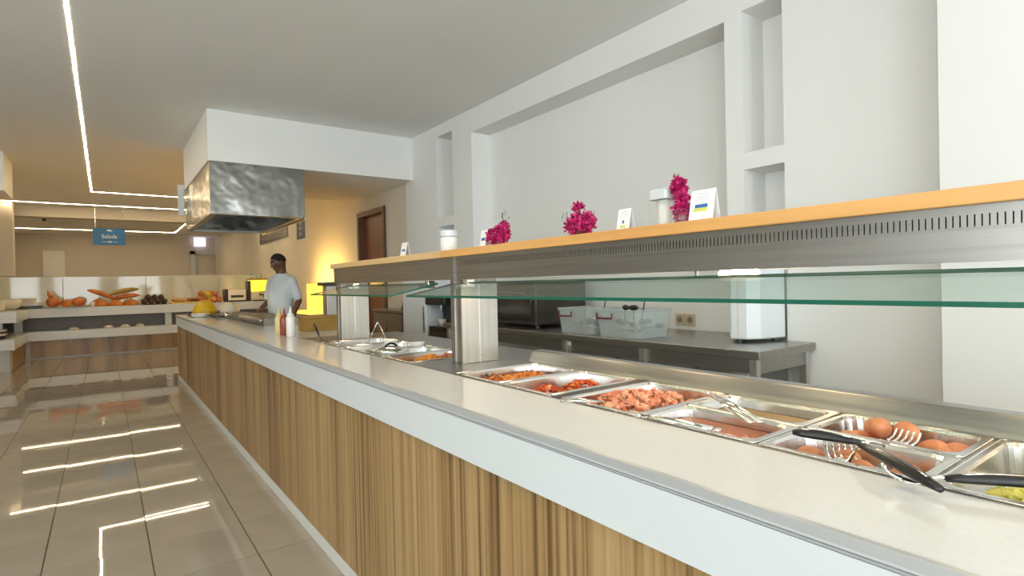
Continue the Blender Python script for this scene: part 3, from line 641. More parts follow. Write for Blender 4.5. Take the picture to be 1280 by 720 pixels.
def tongs(name, label, a, b, spread, r=0.006):
    a, b = Vector(a), Vector(b); f = (b-a); f.z = 0; f.normalize(); sd = Vector((-f.y, f.x, 0))
    t = thing(name, label, 'tongs', tuple(b), 0, 'steel tongs')
    for s in (-1, 1): put('arm', MB().tube([a, a*0.6+b*0.4+sd*s*spread*0.8+Vector((0,0,0.004)), b+sd*s*spread], [(r*1.0, r*0.35), (r, r*0.35), (r*1.2, r*0.35)], 8), bright_m, t, smooth=True)
    put('hinge_bow', MB().ball(a, (r*1.3, r*1.3, r*0.8)), bright_m, t, smooth=True)
    for s in (-1, 1): put('tip', MB().ball(b+sd*s*spread+f*0.012, (0.012, 0.009, 0.004)), bright_m, t, smooth=True)
tongs('serving_tongs', 'plain steel tongs lying between the ham and herb pans', (1.50, 1.035, 0.995), (1.335, 0.79, 0.982), 0.012)
tongs('serving_tongs', 'plain steel tongs on the front rim of the ham pan', (1.150, 1.010, 0.985), (1.225, 0.835, 0.970), 0.006)
t = thing('serving_spoon', 'steel spoon with its handle on the front rim of the ham pan', 'spoon', (1.25, 1.26, 0.965))
put('handle', MB().tube([(1.120, 1.295, 0.984), (1.17, 1.255, 0.986), (1.235, 1.225, 0.974)], [(0.007, 0.002), (0.006, 0.002), (0.005, 0.002)]), bright_m, t, smooth=True)
put('bowl', MB().ball((1.262, 1.212, 0.970), (0.026, 0.02, 0.006)), bright_m, t, smooth=True)
# utensils in the far bay
def up_tongs():
    t = thing('standing_tongs', 'steel tongs standing open like a tent in far pan', 'tongs', (1.36, 3.22, 0.98))
    for a in ((1.345, 3.40, 0.985), (1.385, 3.17, 0.985)): put('arm', MB().tube([a, ((a[0]+1.37)/2, (a[1]+3.30)/2, 1.06), (1.37, 3.30, 1.125)], [(0.007, 0.0025)]*3), bright_m, t, smooth=True)
up_tongs()
t = thing('pan_lid', 'round black-knobbed steel lid in the far bay', 'lid', (1.30, 2.95, PZ))
put('dome', MB().lathe([(0.10, 0), (0.102, 0.004), (0.085, 0.018), (0.04, 0.028), (0.0, 0.03)], (1.30, 2.95, PZ), 20), bright_m, t, smooth=True); put('knob', MB().tube(bez((1.265, 2.95, PZ+0.028), (1.30, 2.95, PZ+0.065), (1.335, 2.95, PZ+0.028)), 0.006), black_m, t, smooth=True)
for k, (x, y, l) in enumerate([(1.50, 3.02, 'white dish on the rear of the far bay'), (1.45, 3.30, 'white ramekin behind the standing tongs')]):
    tag(put('small_dish', MB().lathe([(0.02, 0), (0.036, 0.003), (0.045, 0.03), (0.042, 0.03), (0.033, 0.006), (0.0, 0.005)], (x, y, PZ-0.02+0.02), 16), bottle_m, smooth=True), l, 'dish', 'small white dishes')
t = thing('ladle', 'black-handled ladle leaning up beside the far post', 'ladle', (1.20, 3.86, ZT))
put('grip', MB().tube([(1.205, 4.06, 1.085), (1.203, 3.95, 1.015)], [(0.009, 0.007), (0.008, 0.006)]), black_m, t, smooth=True)
put('rod', MB().tube([(1.203, 3.95, 1.015), (1.20, 3.88, 0.985), (1.22, 3.66, 0.976)], 0.004), darksteel_m, t, smooth=True)
put('bowl', MB().ball((1.225, 3.62, 0.982), (0.035, 0.035, 0.012)), bright_m, t, smooth=True)

# ================================================================== ON THE SHELF
SHZ = 1.512
def card(label, x, y, wd, ht, bars, lean=12):
    """small folded tent card facing the aisle"""
    t = thing('table_card', label, 'card', (x, y, SHZ), 0, 'small cards on the shelf')
    dx = ht*math.tan(R(lean))
    def sheet(x0, x1): return MB().hull8([(x0, y-wd/2, SHZ), (x0+0.0012, y-wd/2, SHZ), (x0+0.0012, y+wd/2, SHZ), (x0, y+wd/2, SHZ), (x1, y-wd/2, SHZ+ht), (x1+0.0012, y-wd/2, SHZ+ht), (x1+0.0012, y+wd/2, SHZ+ht), (x1, y+wd/2, SHZ+ht)])
    f = put('front_leaf', sheet(x-dx, x), card_m, t); put('back_leaf', sheet(x+dx, x+0.0012), card_m, t)
    for (u0, u1, v0, v1, m) in bars:      # u across (0 = far edge), v up
        def P(u, v, e): return (x-dx+dx*v-e, y+wd/2-wd*u, SHZ+ht*v)
        a, b, c, d_ = P(u0, v0, 0.0003), P(u1, v0, 0.0003), P(u1, v1, 0.0003), P(u0, v1, 0.0003); a2, b2, c2, d2 = P(u0, v0, 0.0009), P(u1, v0, 0.0009), P(u1, v1, 0.0009), P(u0, v1, 0.0009)
        put('print', MB().hull8([a, b, c, d_, a2, b2, c2, d2]), m, f)
lines = [(0.25, 0.75, 0.86, 0.875, ink_grey_m), (0.2, 0.8, 0.77, 0.782, ink_grey_m), (0.2, 0.8, 0.69, 0.70, ink_grey_m)]
card('white card with blue and yellow-green bars, right of the tall flowers', 1.40, 0.968, 0.080, 0.094, lines+[(0.22, 0.74, 0.44, 0.55, ink_blue_m), (0.18, 0.76, 0.33, 0.43, ink_yel_m)])
card('white card with small grey and yellow print beside the jar', 1.42, 1.287, 0.056, 0.078, lines+[(0.42, 0.56, 0.36, 0.5, ink_blue_m), (0.3, 0.7, 0.18, 0.28, ink_yel_m)])
card('tiny white card with blue mark left of the leftmost flowers', 1.42, 2.145, 0.05, 0.082, [(0.25, 0.8, 0.42, 0.58, ink_blue_m), (0.3, 0.7, 0.8, 0.82, ink_grey_m)])
card('tiny white card alone on the pale end of the shelf', 1.42, 2.99, 0.072, 0.086, [(0.25, 0.8, 0.40, 0.54, ink_blue_m), (0.3, 0.7, 0.8, 0.82, ink_grey_m)])
# white jar at the joint of the boards
t = thing('lidded_jar', 'white jar with white lid near the shelf joint', 'jar', (1.42, 2.475, SHZ))
put('jar_body', MB().lathe([(0.040, 0), (0.044, 0.004), (0.044, 0.070), (0.040, 0.076)], (1.42, 2.475, SHZ), 20), bottle_m, t, smooth=True)
put('lid', MB().lathe([(0.038, 0.076), (0.046, 0.080), (0.046, 0.106), (0.042, 0.110), (0, 0.110)], (1.42, 2.475, SHZ), 20), white_m, t, bevel=0.001)
# glass lantern jar
lx, ly = 1.42, 1.123
t = thing('glass_jar', 'clear glass jar with white lid and white candle inside', 'jar', (lx, ly, SHZ))
put('glass_body', MB().loops([rrect(lx-.034, ly-.034, lx+.034, ly+.034, .01, SHZ), rrect(lx-.036, ly-.036, lx+.036, ly+.036, .012, SHZ+0.004), rrect(lx-.036, ly-.036, lx+.036, ly+.036, .012, SHZ+0.086)]), clear_m, t)
put('candle', MB().lathe([(0.022, 0), (0.023, 0.002), (0.023, 0.078), (0.020, 0.080), (0, 0.078)], (lx, ly, SHZ+0.005), 16), bottle_m, t, smooth=True)
put('lid', MB().loops([rrect(lx-.037, ly-.037, lx+.037, ly+.037, .014, SHZ+0.086), rrect(lx-.038, ly-.038, lx+.038, ly+.038, .014, SHZ+0.110), rrect(lx-.032, ly-.032, lx+.032, ly+.032, .014, SHZ+0.118)]), white_m, t)
# bougainvillea bunches
def bunch(label, lobes, leaves, seed, base):
    r = random.Random(seed); t = thing('flower_bunch', label, 'flowers', (base[0], base[1], SHZ), 0, 'bougainvillea bunches on the shelf')
    mb = MB()
    for (c, rad, n) in lobes:
        for k in range(int(n*2.2)):
            while True:
                d = Vector((r.uniform(-1, 1), r.uniform(-1, 1), r.uniform(-1, 1)))
                if 0.2 < d.length < 1: break
            p = Vector(c) + Vector((d.x*rad[0], d.y*rad[1], d.z*rad[2]))
            if p.z < SHZ+0.003: p.z = SHZ+0.003+r.random()*0.01
            M3 = rot_rand(r, 1.6)
            for q in range(3):       # three papery bracts
                A = Matrix.Rotation(q*2.094, 3, 'Z'); s = r.uniform(0.010, 0.0155)
                pts = [Vector((0, 0, 0)), Vector((s*0.55, s*0.42, s*0.35)), Vector((s*1.15, 0, s*0.55)), Vector((s*0.55, -s*0.42, s*0.35)), Vector((s*0.6, 0, s*0.2))]
                mb.add([p + M3 @ (A @ v) for v in pts], [(0, 4, 1), (1, 4, 2), (2, 4, 3), (3, 4, 0)])
    put('blossoms', mb, petal_m, t)
    put('stems', MB().tube([(base[0], base[1], SHZ+0.004), (base[0], base[1], SHZ+0.05), lobes[-1][0]], 0.0016, 6).tube([(base[0]+.004, base[1]+.008, SHZ+0.004), lobes[0][0]], 0.0016, 6), leaf_m, t)
    lf = MB()
    for (p, s, a) in leaves:
        M3 = Matrix.Rotation(a, 3, 'X') @ Matrix.Rotation(r.uniform(-.5, .5), 3, 'Z'); p = Vector(p)
        pts = [Vector((0, 0, 0)), Vector((s*.2, s*.3, s*.5)), Vector((0, 0, s*1.2)), Vector((-s*.2, -s*.3, s*.5)), Vector((s*.1, 0, s*.5))]
        lf.add([p + M3 @ v for v in pts], [(0, 1, 4), (1, 2, 4), (2, 3, 4), (3, 0, 4)])
    put('leaves', lf, leaf_m, t)
    put('tumbler', MB().lathe([(0.018, 0), (0.020, 0.002), (0.023, 0.045), (0.0215, 0.045), (0.0185, 0.004), (0, 0.004)], (base[0], base[1], SHZ), 14), clear_m, t, smooth=True)
def lv(y0, y1, z0, z1, n, seed):
    r = random.Random(seed); return [((1.41+r.uniform(-.02, .02), y0+(y1-y0)*k/max(1, n-1)+r.uniform(-.006, .006), z0+(z1-z0)*k/max(1, n-1)), r.uniform(.012, .018), r.uniform(-1, 1)) for k in range(n)]
bunch('round magenta bougainvillea bunch with a green sprig leaning right', [((1.42, 2.035, 1.556), (.045, .062, .046), 120), ((1.42, 1.985, 1.600), (.02, .022, .02), 20), ((1.42, 1.99, 1.575), (.03, .03, .035), 30)], lv(1.975, 1.945, 1.605, 1.655, 9, 1)+lv(2.09, 2.095, 1.61, 1.62, 2, 2), 21, (1.42, 2.03))
bunch('wide magenta bougainvillea bunch with one blossom tuft on top', [((1.42, 1.512, 1.556), (.045, .06, .044), 130), ((1.42, 1.465, 1.56), (.03, .028, .038), 30), ((1.42, 1.515, 1.622), (.018, .02, .013), 22)], lv(1.585, 1.575, 1.585, 1.60, 5, 3)+lv(1.50, 1.47, 1.52, 1.525, 5, 4), 22, (1.42, 1.51))
bunch('tall narrow magenta bougainvillea bunch beside the glass jar', [((1.40, 1.044, 1.552), (.024, .021, .038), 80), ((1.40, 1.054, 1.622), (.021, .019, .030), 60), ((1.40, 1.036, 1.595), (.014, .013, .018), 18)], lv(1.09, 1.05, 1.595, 1.60, 6, 5)+lv(1.07, 1.06, 1.65, 1.655, 3, 6), 23, (1.40, 1.046))

# ================================================================== KITCHEN BEHIND THE GANTRY
TZ = 0.955
t = thing('steel_work_table', 'long stainless work table against the niche wall', 'table', (3.2, 3.2, 0))
put('tabletop', MB().prism([(2.775, 1.60), (3.39, 1.60), (3.39, 2.18), (3.645, 2.18), (3.645, 5.0), (2.775, 5.0)], TZ-0.045, TZ), steel_m, t, bevel=0.004)
put('apron', MB().box(2.82, 1.64, TZ-0.13, 2.84, 4.96, TZ-0.045).box(2.84, 1.64, TZ-0.13, 3.35, 1.66, TZ-0.045), steel_m, t)
for y in (1.63, 2.40, 3.15, 4.92):
    for x in (2.795, 3.33): put('leg', MB().box(x, y, 0, x+0.04, y+0.04, TZ-0.045), steelv_m, t)
put('undershelf', MB().box(2.84, 1.68, 0.40, 3.33, 4.9, 0.43), steel_m, t)
put('label_plate', MB().box(2.815, 3.12, TZ-0.085, 2.82, 3.19, TZ-0.06), card_m, t)
t = thing('dark_oven', 'dark brown oven standing on the steel work table', 'oven', (3.2, 4.2, TZ))
ob = put('oven_body', MB().box(2.92, 3.66, TZ+0.03, 3.50, 4.75, 1.36), brown_dark_m, t, bevel=0.01)
put('oven_door', MB().box(2.905, 3.71, TZ+0.06, 2.92, 4.55, 1.30), mat('oven_glass', (0.03, 0.026, 0.022), 0.12), ob, bevel=0.004)
put('door_handle', MB().tube([(2.90, 3.78, 1.26), (2.87, 3.78, 1.26), (2.87, 4.50, 1.26), (2.90, 4.50, 1.26)], 0.009), darksteel_m, ob, smooth=True)
for y in (3.72, 4.68):
    for x in (2.98, 3.44): put('foot', MB().cyl((x, y, TZ), (x, y, TZ+0.03), 0.02), dark_m, t)
# plastic crates with utensils
def crate(label, x0, y0, x1, y1, h):
    t = thing('plastic_crate', label, 'crate', ((x0+x1)/2, (y0+y1)/2, TZ), 0, 'translucent crates of utensils')
    e = 0.02
    b = put('tub', MB().loops([rrect(x0+e, y0+e, x1-e, y1-e, .03, TZ), rrect(x0, y0, x1, y1, .035, TZ+h), rrect(x0+.005, y0+.005, x1-.005, y1-.005, .033, TZ+h), rrect(x0+e+.004, y0+e+.004, x1-e-.004, y1-e-.004, .03, TZ+.005)]), plastic_m, t)
    put('rim', MB().tube([Vector(q) for q in rrect(x0-.004, y0-.004, x1+.004, y1+.004, .037, TZ+h)]+[Vector(rrect(x0-.004, y0-.004, x1+.004, y1+.004, .037, TZ+h)[0])], 0.006, 6), plastic_m, t)
    ym = (y0+y1)/2+0.09
    put('carry_handle', MB().tube([(x0-.010, ym+.07, TZ+h-.02), (x0-.014, ym+.07, TZ+h-.055), (x0-.014, ym-.07, TZ+h-.055), (x0-.010, ym-.07, TZ+h-.02)], 0.007, 6), burgundy_m, t, label='burgundy carrying handle')
crate('left translucent plastic crate with burgundy handle on work table', 2.81, 2.87, 3.15, 3.27, 0.19)
crate('right translucent plastic crate with burgundy handle on work table', 2.785, 2.44, 3.15, 2.83, 0.19)
r = random.Random(5)
for k in range(22):
    left = k % 2 == 0
    x = r.uniform(2.90, 3.05); y = r.uniform(2.97, 3.17) if left else r.uniform(2.54, 2.74); z = TZ+r.uniform(0.035, 0.10)
    a = r.uniform(0, 6.28); L_ = 0.07; f = Vector((math.cos(a), math.sin(a), r.uniform(-.15, .25)))
    t = thing('kitchen_ladle', 'steel ladle jumbled inside the %s plastic crate' % ('left' if left else 'right'), 'ladle', (x, y, z), 0, 'utensils in the %s crate' % ('left' if left else 'right'))
    p = Vector((x, y, z)); q = p+f*L_
    put('rod', MB().cyl(p-f*L_, q, 0.004, 0.004, 6), darksteel_m if k % 3 else bright_m, t); put('bowl', MB().ball(q, (.03, .03, .018)), darksteel_m if k % 3 else bright_m, t, smooth=True)
for k, (p, q, l) in enumerate([((2.93, 2.53, TZ+.11), (2.91, 2.48, TZ+.255), 'thin rod utensil sticking up at the right crate end'), ((2.93, 2.60, TZ+.10), (2.91, 2.58, TZ+.205), 'dark round skimmer rising above the right crate'), ((2.93, 2.68, TZ+.10), (2.91, 2.65, TZ+.205), 'dark spatula rising above the right crate middle'), ((2.93, 2.90, TZ+.11), (2.91, 2.84, TZ+.255), 'thin steel handle leaning between the two crates')]):
    t = thing('kitchen_utensil', l, 'utensil', p)
    put('rod', MB().cyl(p, q, 0.005, 0.004, 6), darksteel_m, t)
    put('head', MB().ball(q if k in (1, 2) else p, (.015, .045 if k == 1 else .03, .02)), dark_m, t, smooth=True)
# outlets
for k, y in enumerate((2.76, 2.667)):
    t = thing('wall_outlet', 'beige wall socket, %s of the pair above the work table' % ['left', 'right'][k], 'outlet', (XN-0.01, y, 0.985), 0, 'pair of wall sockets')
    pl = put('plate', MB().box(XN-0.012, y-0.042, 0.985, XN-0.0005, y+0.042, 1.075), outlet_m, t, bevel=0.003)
    put('socket_cup', MB().lathe([(0.026, 0), (0.026, 0.003), (0.020, 0.003), (0.019, -0.004+0.005), (0, 0.001)], (XN-0.012, y, 1.03), 16, (-1, 0, 0)), mat('socket_dark', (0.30, 0.24, 0.16), 0.5), pl)
    for s in (-1, 1): put('pin_hole', MB().cyl((XN-0.0135, y+s*0.009, 1.03), (XN-0.0165, y+s*0.009, 1.03), 0.003, n=8), dark_m, pl)
# white boxed unit on the table at its right end
t = thing('white_boiler', 'white faceted boiler box standing at right end of work table', 'boiler', (3.25, 1.95, TZ))
cs = [(3.085, 1.965), (3.10, 1.865), (3.17, 1.815), (3.385, 1.775), (3.385, 2.12)]
put('casing', MB().prism(cs, TZ+0.02, 1.42), fridge_m, t, bevel=0.012)
for x, y in ((3.13, 1.93), (3.35, 1.83), (3.35, 2.05)): put('foot', MB().cyl((x, y, TZ), (x, y, TZ+0.02), 0.018), dark_m, t)
put('seam', MB().box(3.091, 1.915, TZ+0.03, 3.0935, 1.917, 1.41), outlet_m, t)
# appliances farther along
t = thing('white_refrigerator', 'white enamel refrigerator beyond the near gantry post', 'refrigerator', (3.2, 6.0, 0))
put('cabinet', MB().box(2.99, 5.70, 0.04, 3.38, 6.34, 1.42), fridge_m, t, bevel=0.008); put('door_panel', MB().box(2.96, 5.705, 0.08, 2.988, 6.335, 1.41), fridge_m, t, bevel=0.006); put('plinth', MB().box(3.01, 5.72, 0, 3.36, 6.32, 0.04), dark_m, t)
put('handle', MB().box(2.94, 5.74, 0.8, 2.96, 5.765, 1.1), bright_m, t)
t = thing('coffee_machine', 'black coffee machine beside the white refrigerator', 'coffee machine', (3.15, 5.45, 0))
put('stand', MB().box(2.96, 5.25, 0, 3.38, 5.66, 0.82), darksteel_m, t); put('drip_tray', MB().box(2.96, 5.27, 0.82, 3.36, 5.65, 0.88), dark_m, t); put('back_column', MB().box(3.14, 5.27, 0.88, 3.36, 5.65, 1.14), dark_m, t); put('head', MB().box(2.93, 5.25, 1.12, 3.37, 5.69, 1.22), dark_m, t, bevel=0.01)
put('spout', MB().cyl((3.02, 5.47, 1.04), (3.02, 5.47, 1.13), 0.014), bright_m, t); put('cup', MB().lathe([(0.03, 0), (0.045, 0.08), (0.04, 0.08), (0.0, 0.01)], (3.03, 5.47, 0.88), 14), ceramic_m, t, smooth=True)
t = thing('steel_cupboard', 'low stainless cupboard in front of the wooden door', 'cupboard', (3.2, 6.9, 0))
put('cabinet', MB().box(3.0, 6.42, 0.05, 3.39, 7.35, 1.0), darksteel_m, t); put('top', MB().box(2.98, 6.40, 1.0, 3.39, 7.37, 1.025), steel_m, t)
for a, b in ((6.44, 6.93), (6.95, 7.33)):
    dr = put('door', MB().box(2.985, a, 0.1, 3.0, b, 0.98), steel_m, t, bevel=0.003); put('handle', MB().box(2.97, b-0.05, 0.6, 2.985, b-0.03, 0.8), darksteel_m, dr)
o = put('knife_block', MB().hull8([(3.05, 6.45, 1.025), (3.3, 6.45, 1.025), (3.3, 6.60, 1.025), (3.05, 6.60, 1.025), (3.10, 6.45, 1.26), (3.3, 6.45, 1.32), (3.3, 6.58, 1.32), (3.10, 6.58, 1.26)]), dark_m, bevel=0.01); tag(o, 'dark block standing on the low steel cupboard', 'knife block')

# ================================================================== FAR HALF OF THE COUNTER
# griddle station
t = thing('griddle', 'dark flat griddle with rounded steel front rail on counter', 'griddle', (1.5, 7.0, ZT))
put('griddle_body', MB().box(1.27, 5.95, ZT, 1.71, 8.0, ZT+0.05), darksteel_m, t, bevel=0.006); put('hot_plate', MB().box(1.30, 5.98, ZT+0.05, 1.69, 7.97, ZT+0.058), dark_m, t)
put('front_rail', MB().tube([(1.27, 5.97, ZT+0.045), (1.25, 5.97, ZT+0.06), (1.25, 7.0, ZT+0.06), (1.27, 7.0, ZT+0.045)], 0.022, 10), steel_m, t, smooth=True); put('splash_guard', MB().box(1.27, 5.93, ZT, 1.71, 5.95, ZT+0.07), steel_m, t)
t = thing('warming_plate', 'black warming plate with steel corner cap beside griddle', 'hot plate', (1.45, 8.6, ZT))
put('plate', MB().box(1.18, 8.15, ZT+0.012, 1.70, 9.0, ZT+0.03), dark_m, t, bevel=0.004); put('base', MB().box(1.20, 8.18, ZT, 1.68, 8.97, ZT+0.012), darksteel_m, t); put('corner_cap', MB().ball((1.30, 8.16, ZT+0.04), (0.05, 0.05, 0.035)), bright_m, t, smooth=True)
t = thing('serving_tray', 'long black tray under the melon halves at counter end', 'tray', (1.35, 9.4, ZT))
put('tray_base', MB().loops([rrect(1.0, 9.12, 1.70, 9.76, .04, ZT), rrect(.98, 9.10, 1.72, 9.78, .05, ZT+.025), rrect(1.0, 9.12, 1.70, 9.76, .04, ZT+.025), rrect(1.01, 9.13, 1.69, 9.75, .04, ZT+.008)]), dark_m, t)
def dome(name, x, y, z, rx, ry, rz, m, label, cat):
    t = thing(name, label, cat, (x, y, z)); mb = MB(); ls = []
    for i in range(7):
        a = math.pi/2*i/6; ls.append([(x+rx*math.cos(a)*math.cos(2*math.pi*j/18), y+ry*math.cos(a)*math.sin(2*math.pi*j/18), z+rz*math.sin(a)) for j in range(18)])
    put('rind', mb.loops(ls), m, t, smooth=True); put('stalk', MB().cyl((x, y, z+rz*0.97), (x+.01, y, z+rz+.02), .012, .008, 8), leaf_m, t)
dome('yellow_melon', 1.20, 9.42, ZT+.012, .17, .17, .21, melon_m, 'yellow half melon on the black tray at counter end', 'melon')
dome('pale_melon', 1.53, 9.42, ZT+.012, .15, .16, .17, melonw_m, 'pale cream half melon right of the yellow one', 'melon')
for k in range(5):
    o = put('plate', MB().lathe([(0.06, 0), (0.075, 0.003), (0.115, 0.016), (0.113, 0.018), (0.07, 0.006), (0, 0.006)], (1.06, 8.75, ZT+k*0.008), 24), bottle_m, smooth=True)
    tag(o, 'white plate, %s in the stack on the counter edge' % ['lowest', 'second lowest', 'middle', 'second highest', 'topmost'][k], 'plate', 'stacked white plates')
# sauce bottles
def bottle(label, x, y, m, h=0.19):
    t = thing('squeeze_bottle', label, 'bottle', (x, y, ZT), 0, 'squeeze bottles')
    put('bottle_body', MB().lathe([(0.030, 0), (0.034, 0.005), (0.034, h*0.72), (0.031, h*0.80), (0.024, h*0.84)], (x, y, ZT), 18), m, t, smooth=True)
    put('cap', MB().lathe([(0.026, h*0.84), (0.026, h*0.92), (0.013, h*0.95), (0.005, h*1.22), (0.0, h*1.22)], (x, y, ZT), 14), m, t, smooth=True)
bottle('white squeeze bottle with pointed cap on counter front', 1.150, 4.47, bottle_m); bottle('red-brown sauce bottle behind the white bottle', 1.150, 4.66, sauce_red_m, .175); bottle('cream-yellow sauce bottle behind the red-brown one', 1.150, 4.82, sauce_yel_m, .175)
# second gantry post by the griddle, brown box and the lit warming cabinet behind
t = thing('steel_pillar', 'grey steel post with dark cap behind the cook', 'post', (2.0, 6.4, 0))
put('shaft', MB().box(1.94, 6.05, 0, 2.10, 6.20, 1.36), steelv_m, t, bevel=0.004); put('cap', MB().box(1.90, 6.0, 1.36, 2.16, 6.25, 1.40), brown_dark_m, t)
t = thing('wooden_box', 'brown wooden bread box on counter left of far post', 'box', (1.6, 4.95, ZT))
put('box_body', MB().box(1.36, 4.84, ZT+0.0, 1.69, 5.05, ZT+0.11), wood_light_m, t, bevel=0.004); put('box_lid', MB().box(1.35, 4.83, ZT+0.11, 1.70, 5.06, ZT+0.125), wood_light_m, t, bevel=0.003)
t = thing('warming_cabinet', 'glowing amber food warmer against the kitchen wall', 'food warmer', (3.2, 11.0, 0))
put('cabinet', MB().box(2.9, 10.1, 0, XS-0.02, 12.0, 0.86), steelv_m, t); put('lit_top', MB().box(2.92, 10.12, 0.86, XS-0.03, 11.98, 0.875), amber_m, t); put('lit_back', MB().box(XS-0.035, 10.12, 0.875, XS-0.025, 11.98, 1.42), amber_m, t); put('canopy', MB().box(3.3, 10.1, 1.42, XS-0.02, 12.0, 1.44), steelv_m, t)
l = bpy.data.lights.new('food_warmer_light', 'AREA'); l.shape = 'RECTANGLE'; l.size = 1.5; l.size_y = 0.25; l.energy = 24; l.color = (1.0, 0.60, 0.14)
o = bpy.data.objects.new('food_warmer_light', l); col.objects.link(o); o.parent = t; o.location = (-0.28, -0.45, 1.50); o.rotation_euler = (R(90), 0, R(-90))
# ================================================================== FAR SALAD BUFFET
BY, BX = 14.85, -1.25
t = thing('salad_buffet', 'far two-tier white buffet with wooden base in an L shape', 'buffet', (0.5, 15.2, 0))
put('top_shelf', MB().prism([(-2.28, 12.9), (BX, 12.9), (BX, BY), (XS-0.02, BY), (XS-0.02, 15.9), (-2.28, 15.9)], 0.845, 1.035), white_m, t, bevel=0.004)
put('lower_shelf', MB().prism([(-2.28, 12.75), (BX-0.02, 12.75), (BX-0.02, BY-0.05), (XS-0.02, BY-0.05), (XS-0.02, 15.9), (-2.28, 15.9)], 0.38, 0.565), white_m, t, bevel=0.004)
put('shelf_back', MB().box(-1.75, 15.35, 0.565, XS-0.03, 15.40, 0.845).box(-1.80, 13.0, 0.565, -1.75, 15.4, 0.845), shelfback_m, t)
for x, y in ((1.10, BY+0.12), (-1.6, 13.2), (-1.5, BY+0.2)): put('shelf_post', MB().box(x, y, 0.565, x+0.13, y+0.13, 0.845), white_m, t)
x = BX
while x < XS-0.1:
    put('base_panel', MB().box(x+0.003, BY+0.06, 0.03, min(x+0.6, XS-0.03)-0.003, BY+0.09, 0.38), zebrano_m, t); x += 0.6
y = 12.9
while y < BY: put('base_panel', MB().box(BX-0.10, y+0.003, 0.03, BX-0.07, min(y+0.6, BY+0.06)-0.003, 0.38), zebrano_m, t); y += 0.6
put('base_core', MB().box(BX-0.8, BY+0.09, 0, XS-0.03, 15.8, 0.38).box(-2.2, 12.95, 0, BX-0.10, BY+0.09, 0.38), greylam_m, t)
FZ = 1.037
def wedge(name, x, y, z, rx, rz_, ang, m, label, cat, group, tilt=0.0):
    """crescent wedge of fruit: half ring, thick rind and flat cut sides"""
    mb = MB(); ls = []
    for i in range(9):
        a = R(10+160*i/8); k = math.sin(R(180*i/8))*0.8+0.2
        l = []
        for j in range(8):
            b = 2*math.pi*j/8; l.append(Vector((rx*math.cos(a)*(1+0.22*k*math.cos(b)), 0.10*k*math.sin(b)*rx*3, rz_*math.sin(a)*(1+0.3*k*math.cos(b)))))
        ls.append(l)
    mb.loops(ls); M3 = Matrix.Rotation(ang, 3, 'Z') @ Matrix.Rotation(tilt, 3, 'Y')
    pts = [M3 @ Vector(v) for v in mb.v]; zmin = min(p.z for p in pts)
    mb.v = [tuple(p+Vector((x, y, z-zmin))) for p in pts]
    o = put(name, mb, m, smooth=True); tag(o, label, cat, group)
FG = 'fruit display on the far buffet'
for (x, y, rx, rz_, l) in [(-0.10, 15.08, .15, .17, 'left orange pumpkin half in the fruit pile'), (0.19, 15.03, .14, .13, 'middle orange pumpkin half in front of fruit pile'), (0.47, 15.08, .14, .14, 'right orange pumpkin half in the fruit pile')]:
    t = thing('pumpkin_half', l, 'pumpkin', (x, y, FZ), 0, FG); ls = []
    for i in range(7):
        a = math.pi/2*i/6; ls.append([(x+rx*math.cos(a)*math.cos(2*math.pi*j/24)*(1+.05*math.cos(j*math.pi/1.5)), y+rx*.8*math.cos(a)*math.sin(2*math.pi*j/24)*(1+.05*math.cos(j*math.pi/1.5)), FZ+rz_*math.sin(a)) for j in range(24)])
    put('rind', MB().loops(ls), papaya_m, t, smooth=True); put('stalk', MB().cyl((x, y, FZ+rz_*.98), (x+.01, y, FZ+rz_+.03), .014, .010, 8), leaf_m, t)
for (x, y, z, a, m, l) in [(0.36, 15.22, FZ+.30, -0.22, papg_m, 'long green-rinded melon slice on top of the fruit pile'), (0.38, 15.22, FZ+.175, -0.16, papaya_m, 'long orange melon slice under the green-rinded slice'), (-0.06, 15.24, FZ+.25, 0.42, papaya_m, 'long orange slice leaning up at left of pile')]:
    mb = MB().tube([Vector((x-.27*math.cos(a), y, z+.27*math.sin(a))), Vector((x-.16*math.cos(a), y, z+.16*math.sin(a)+.02)), Vector((x, y, z+.03)), Vector((x+.16*math.cos(a), y, z-.16*math.sin(a)+.02)), Vector((x+.27*math.cos(a), y, z-.27*math.sin(a)))], [.014, .048, .058, .048, .014], 10)
    tag(put('melon_slice', mb, m, smooth=True), l, 'melon', FG)
def fruit(name, x, y, z, rad, m, label, group=FG):
    t = thing(name, label, 'fruit', (x, y, z), 0, group)
    rr = rad if isinstance(rad, tuple) else (rad, rad, rad)
    put('flesh', MB().ball((x, y, z+rr[2]), rr, 12, 8), m, t, smooth=True); put('stalk', MB().cyl((x, y, z+rr[2]*1.9), (x+.01, y, z+rr[2]*2.15), .008, n=6), leaf_m, t)
fruit('squash', -0.88, 15.1, FZ+.012, (.12, .10, .11), red_m, 'reddish squash at left of the left display'); fruit('squash', -0.66, 14.98, FZ+.012, (.10, .09, .08), papaya_m, 'orange squash in front of the left display'); fruit('squash', -0.46, 15.15, FZ+.012, (.12, .10, .10), red_m, 'reddish squash at right of the left display')
tag(put('gourd_neck', MB().tube([(-0.90, 15.1, FZ+.225), (-0.94, 15.1, FZ+.29), (-0.96, 15.1, FZ+.36)], [.05, .035, .012], 8), red_m, smooth=True), 'pointed reddish gourd tip rising over left display', 'gourd')
tag(put('oval_platter', MB().lathe([(.30, 0), (.40, .012), (.42, .022), (.30, .010), (0, .010)], (-0.62, 15.12, FZ), 24), ceramic_m, smooth=True), 'cream oval platter under the left squash display', 'platter')
r = random.Random(3)
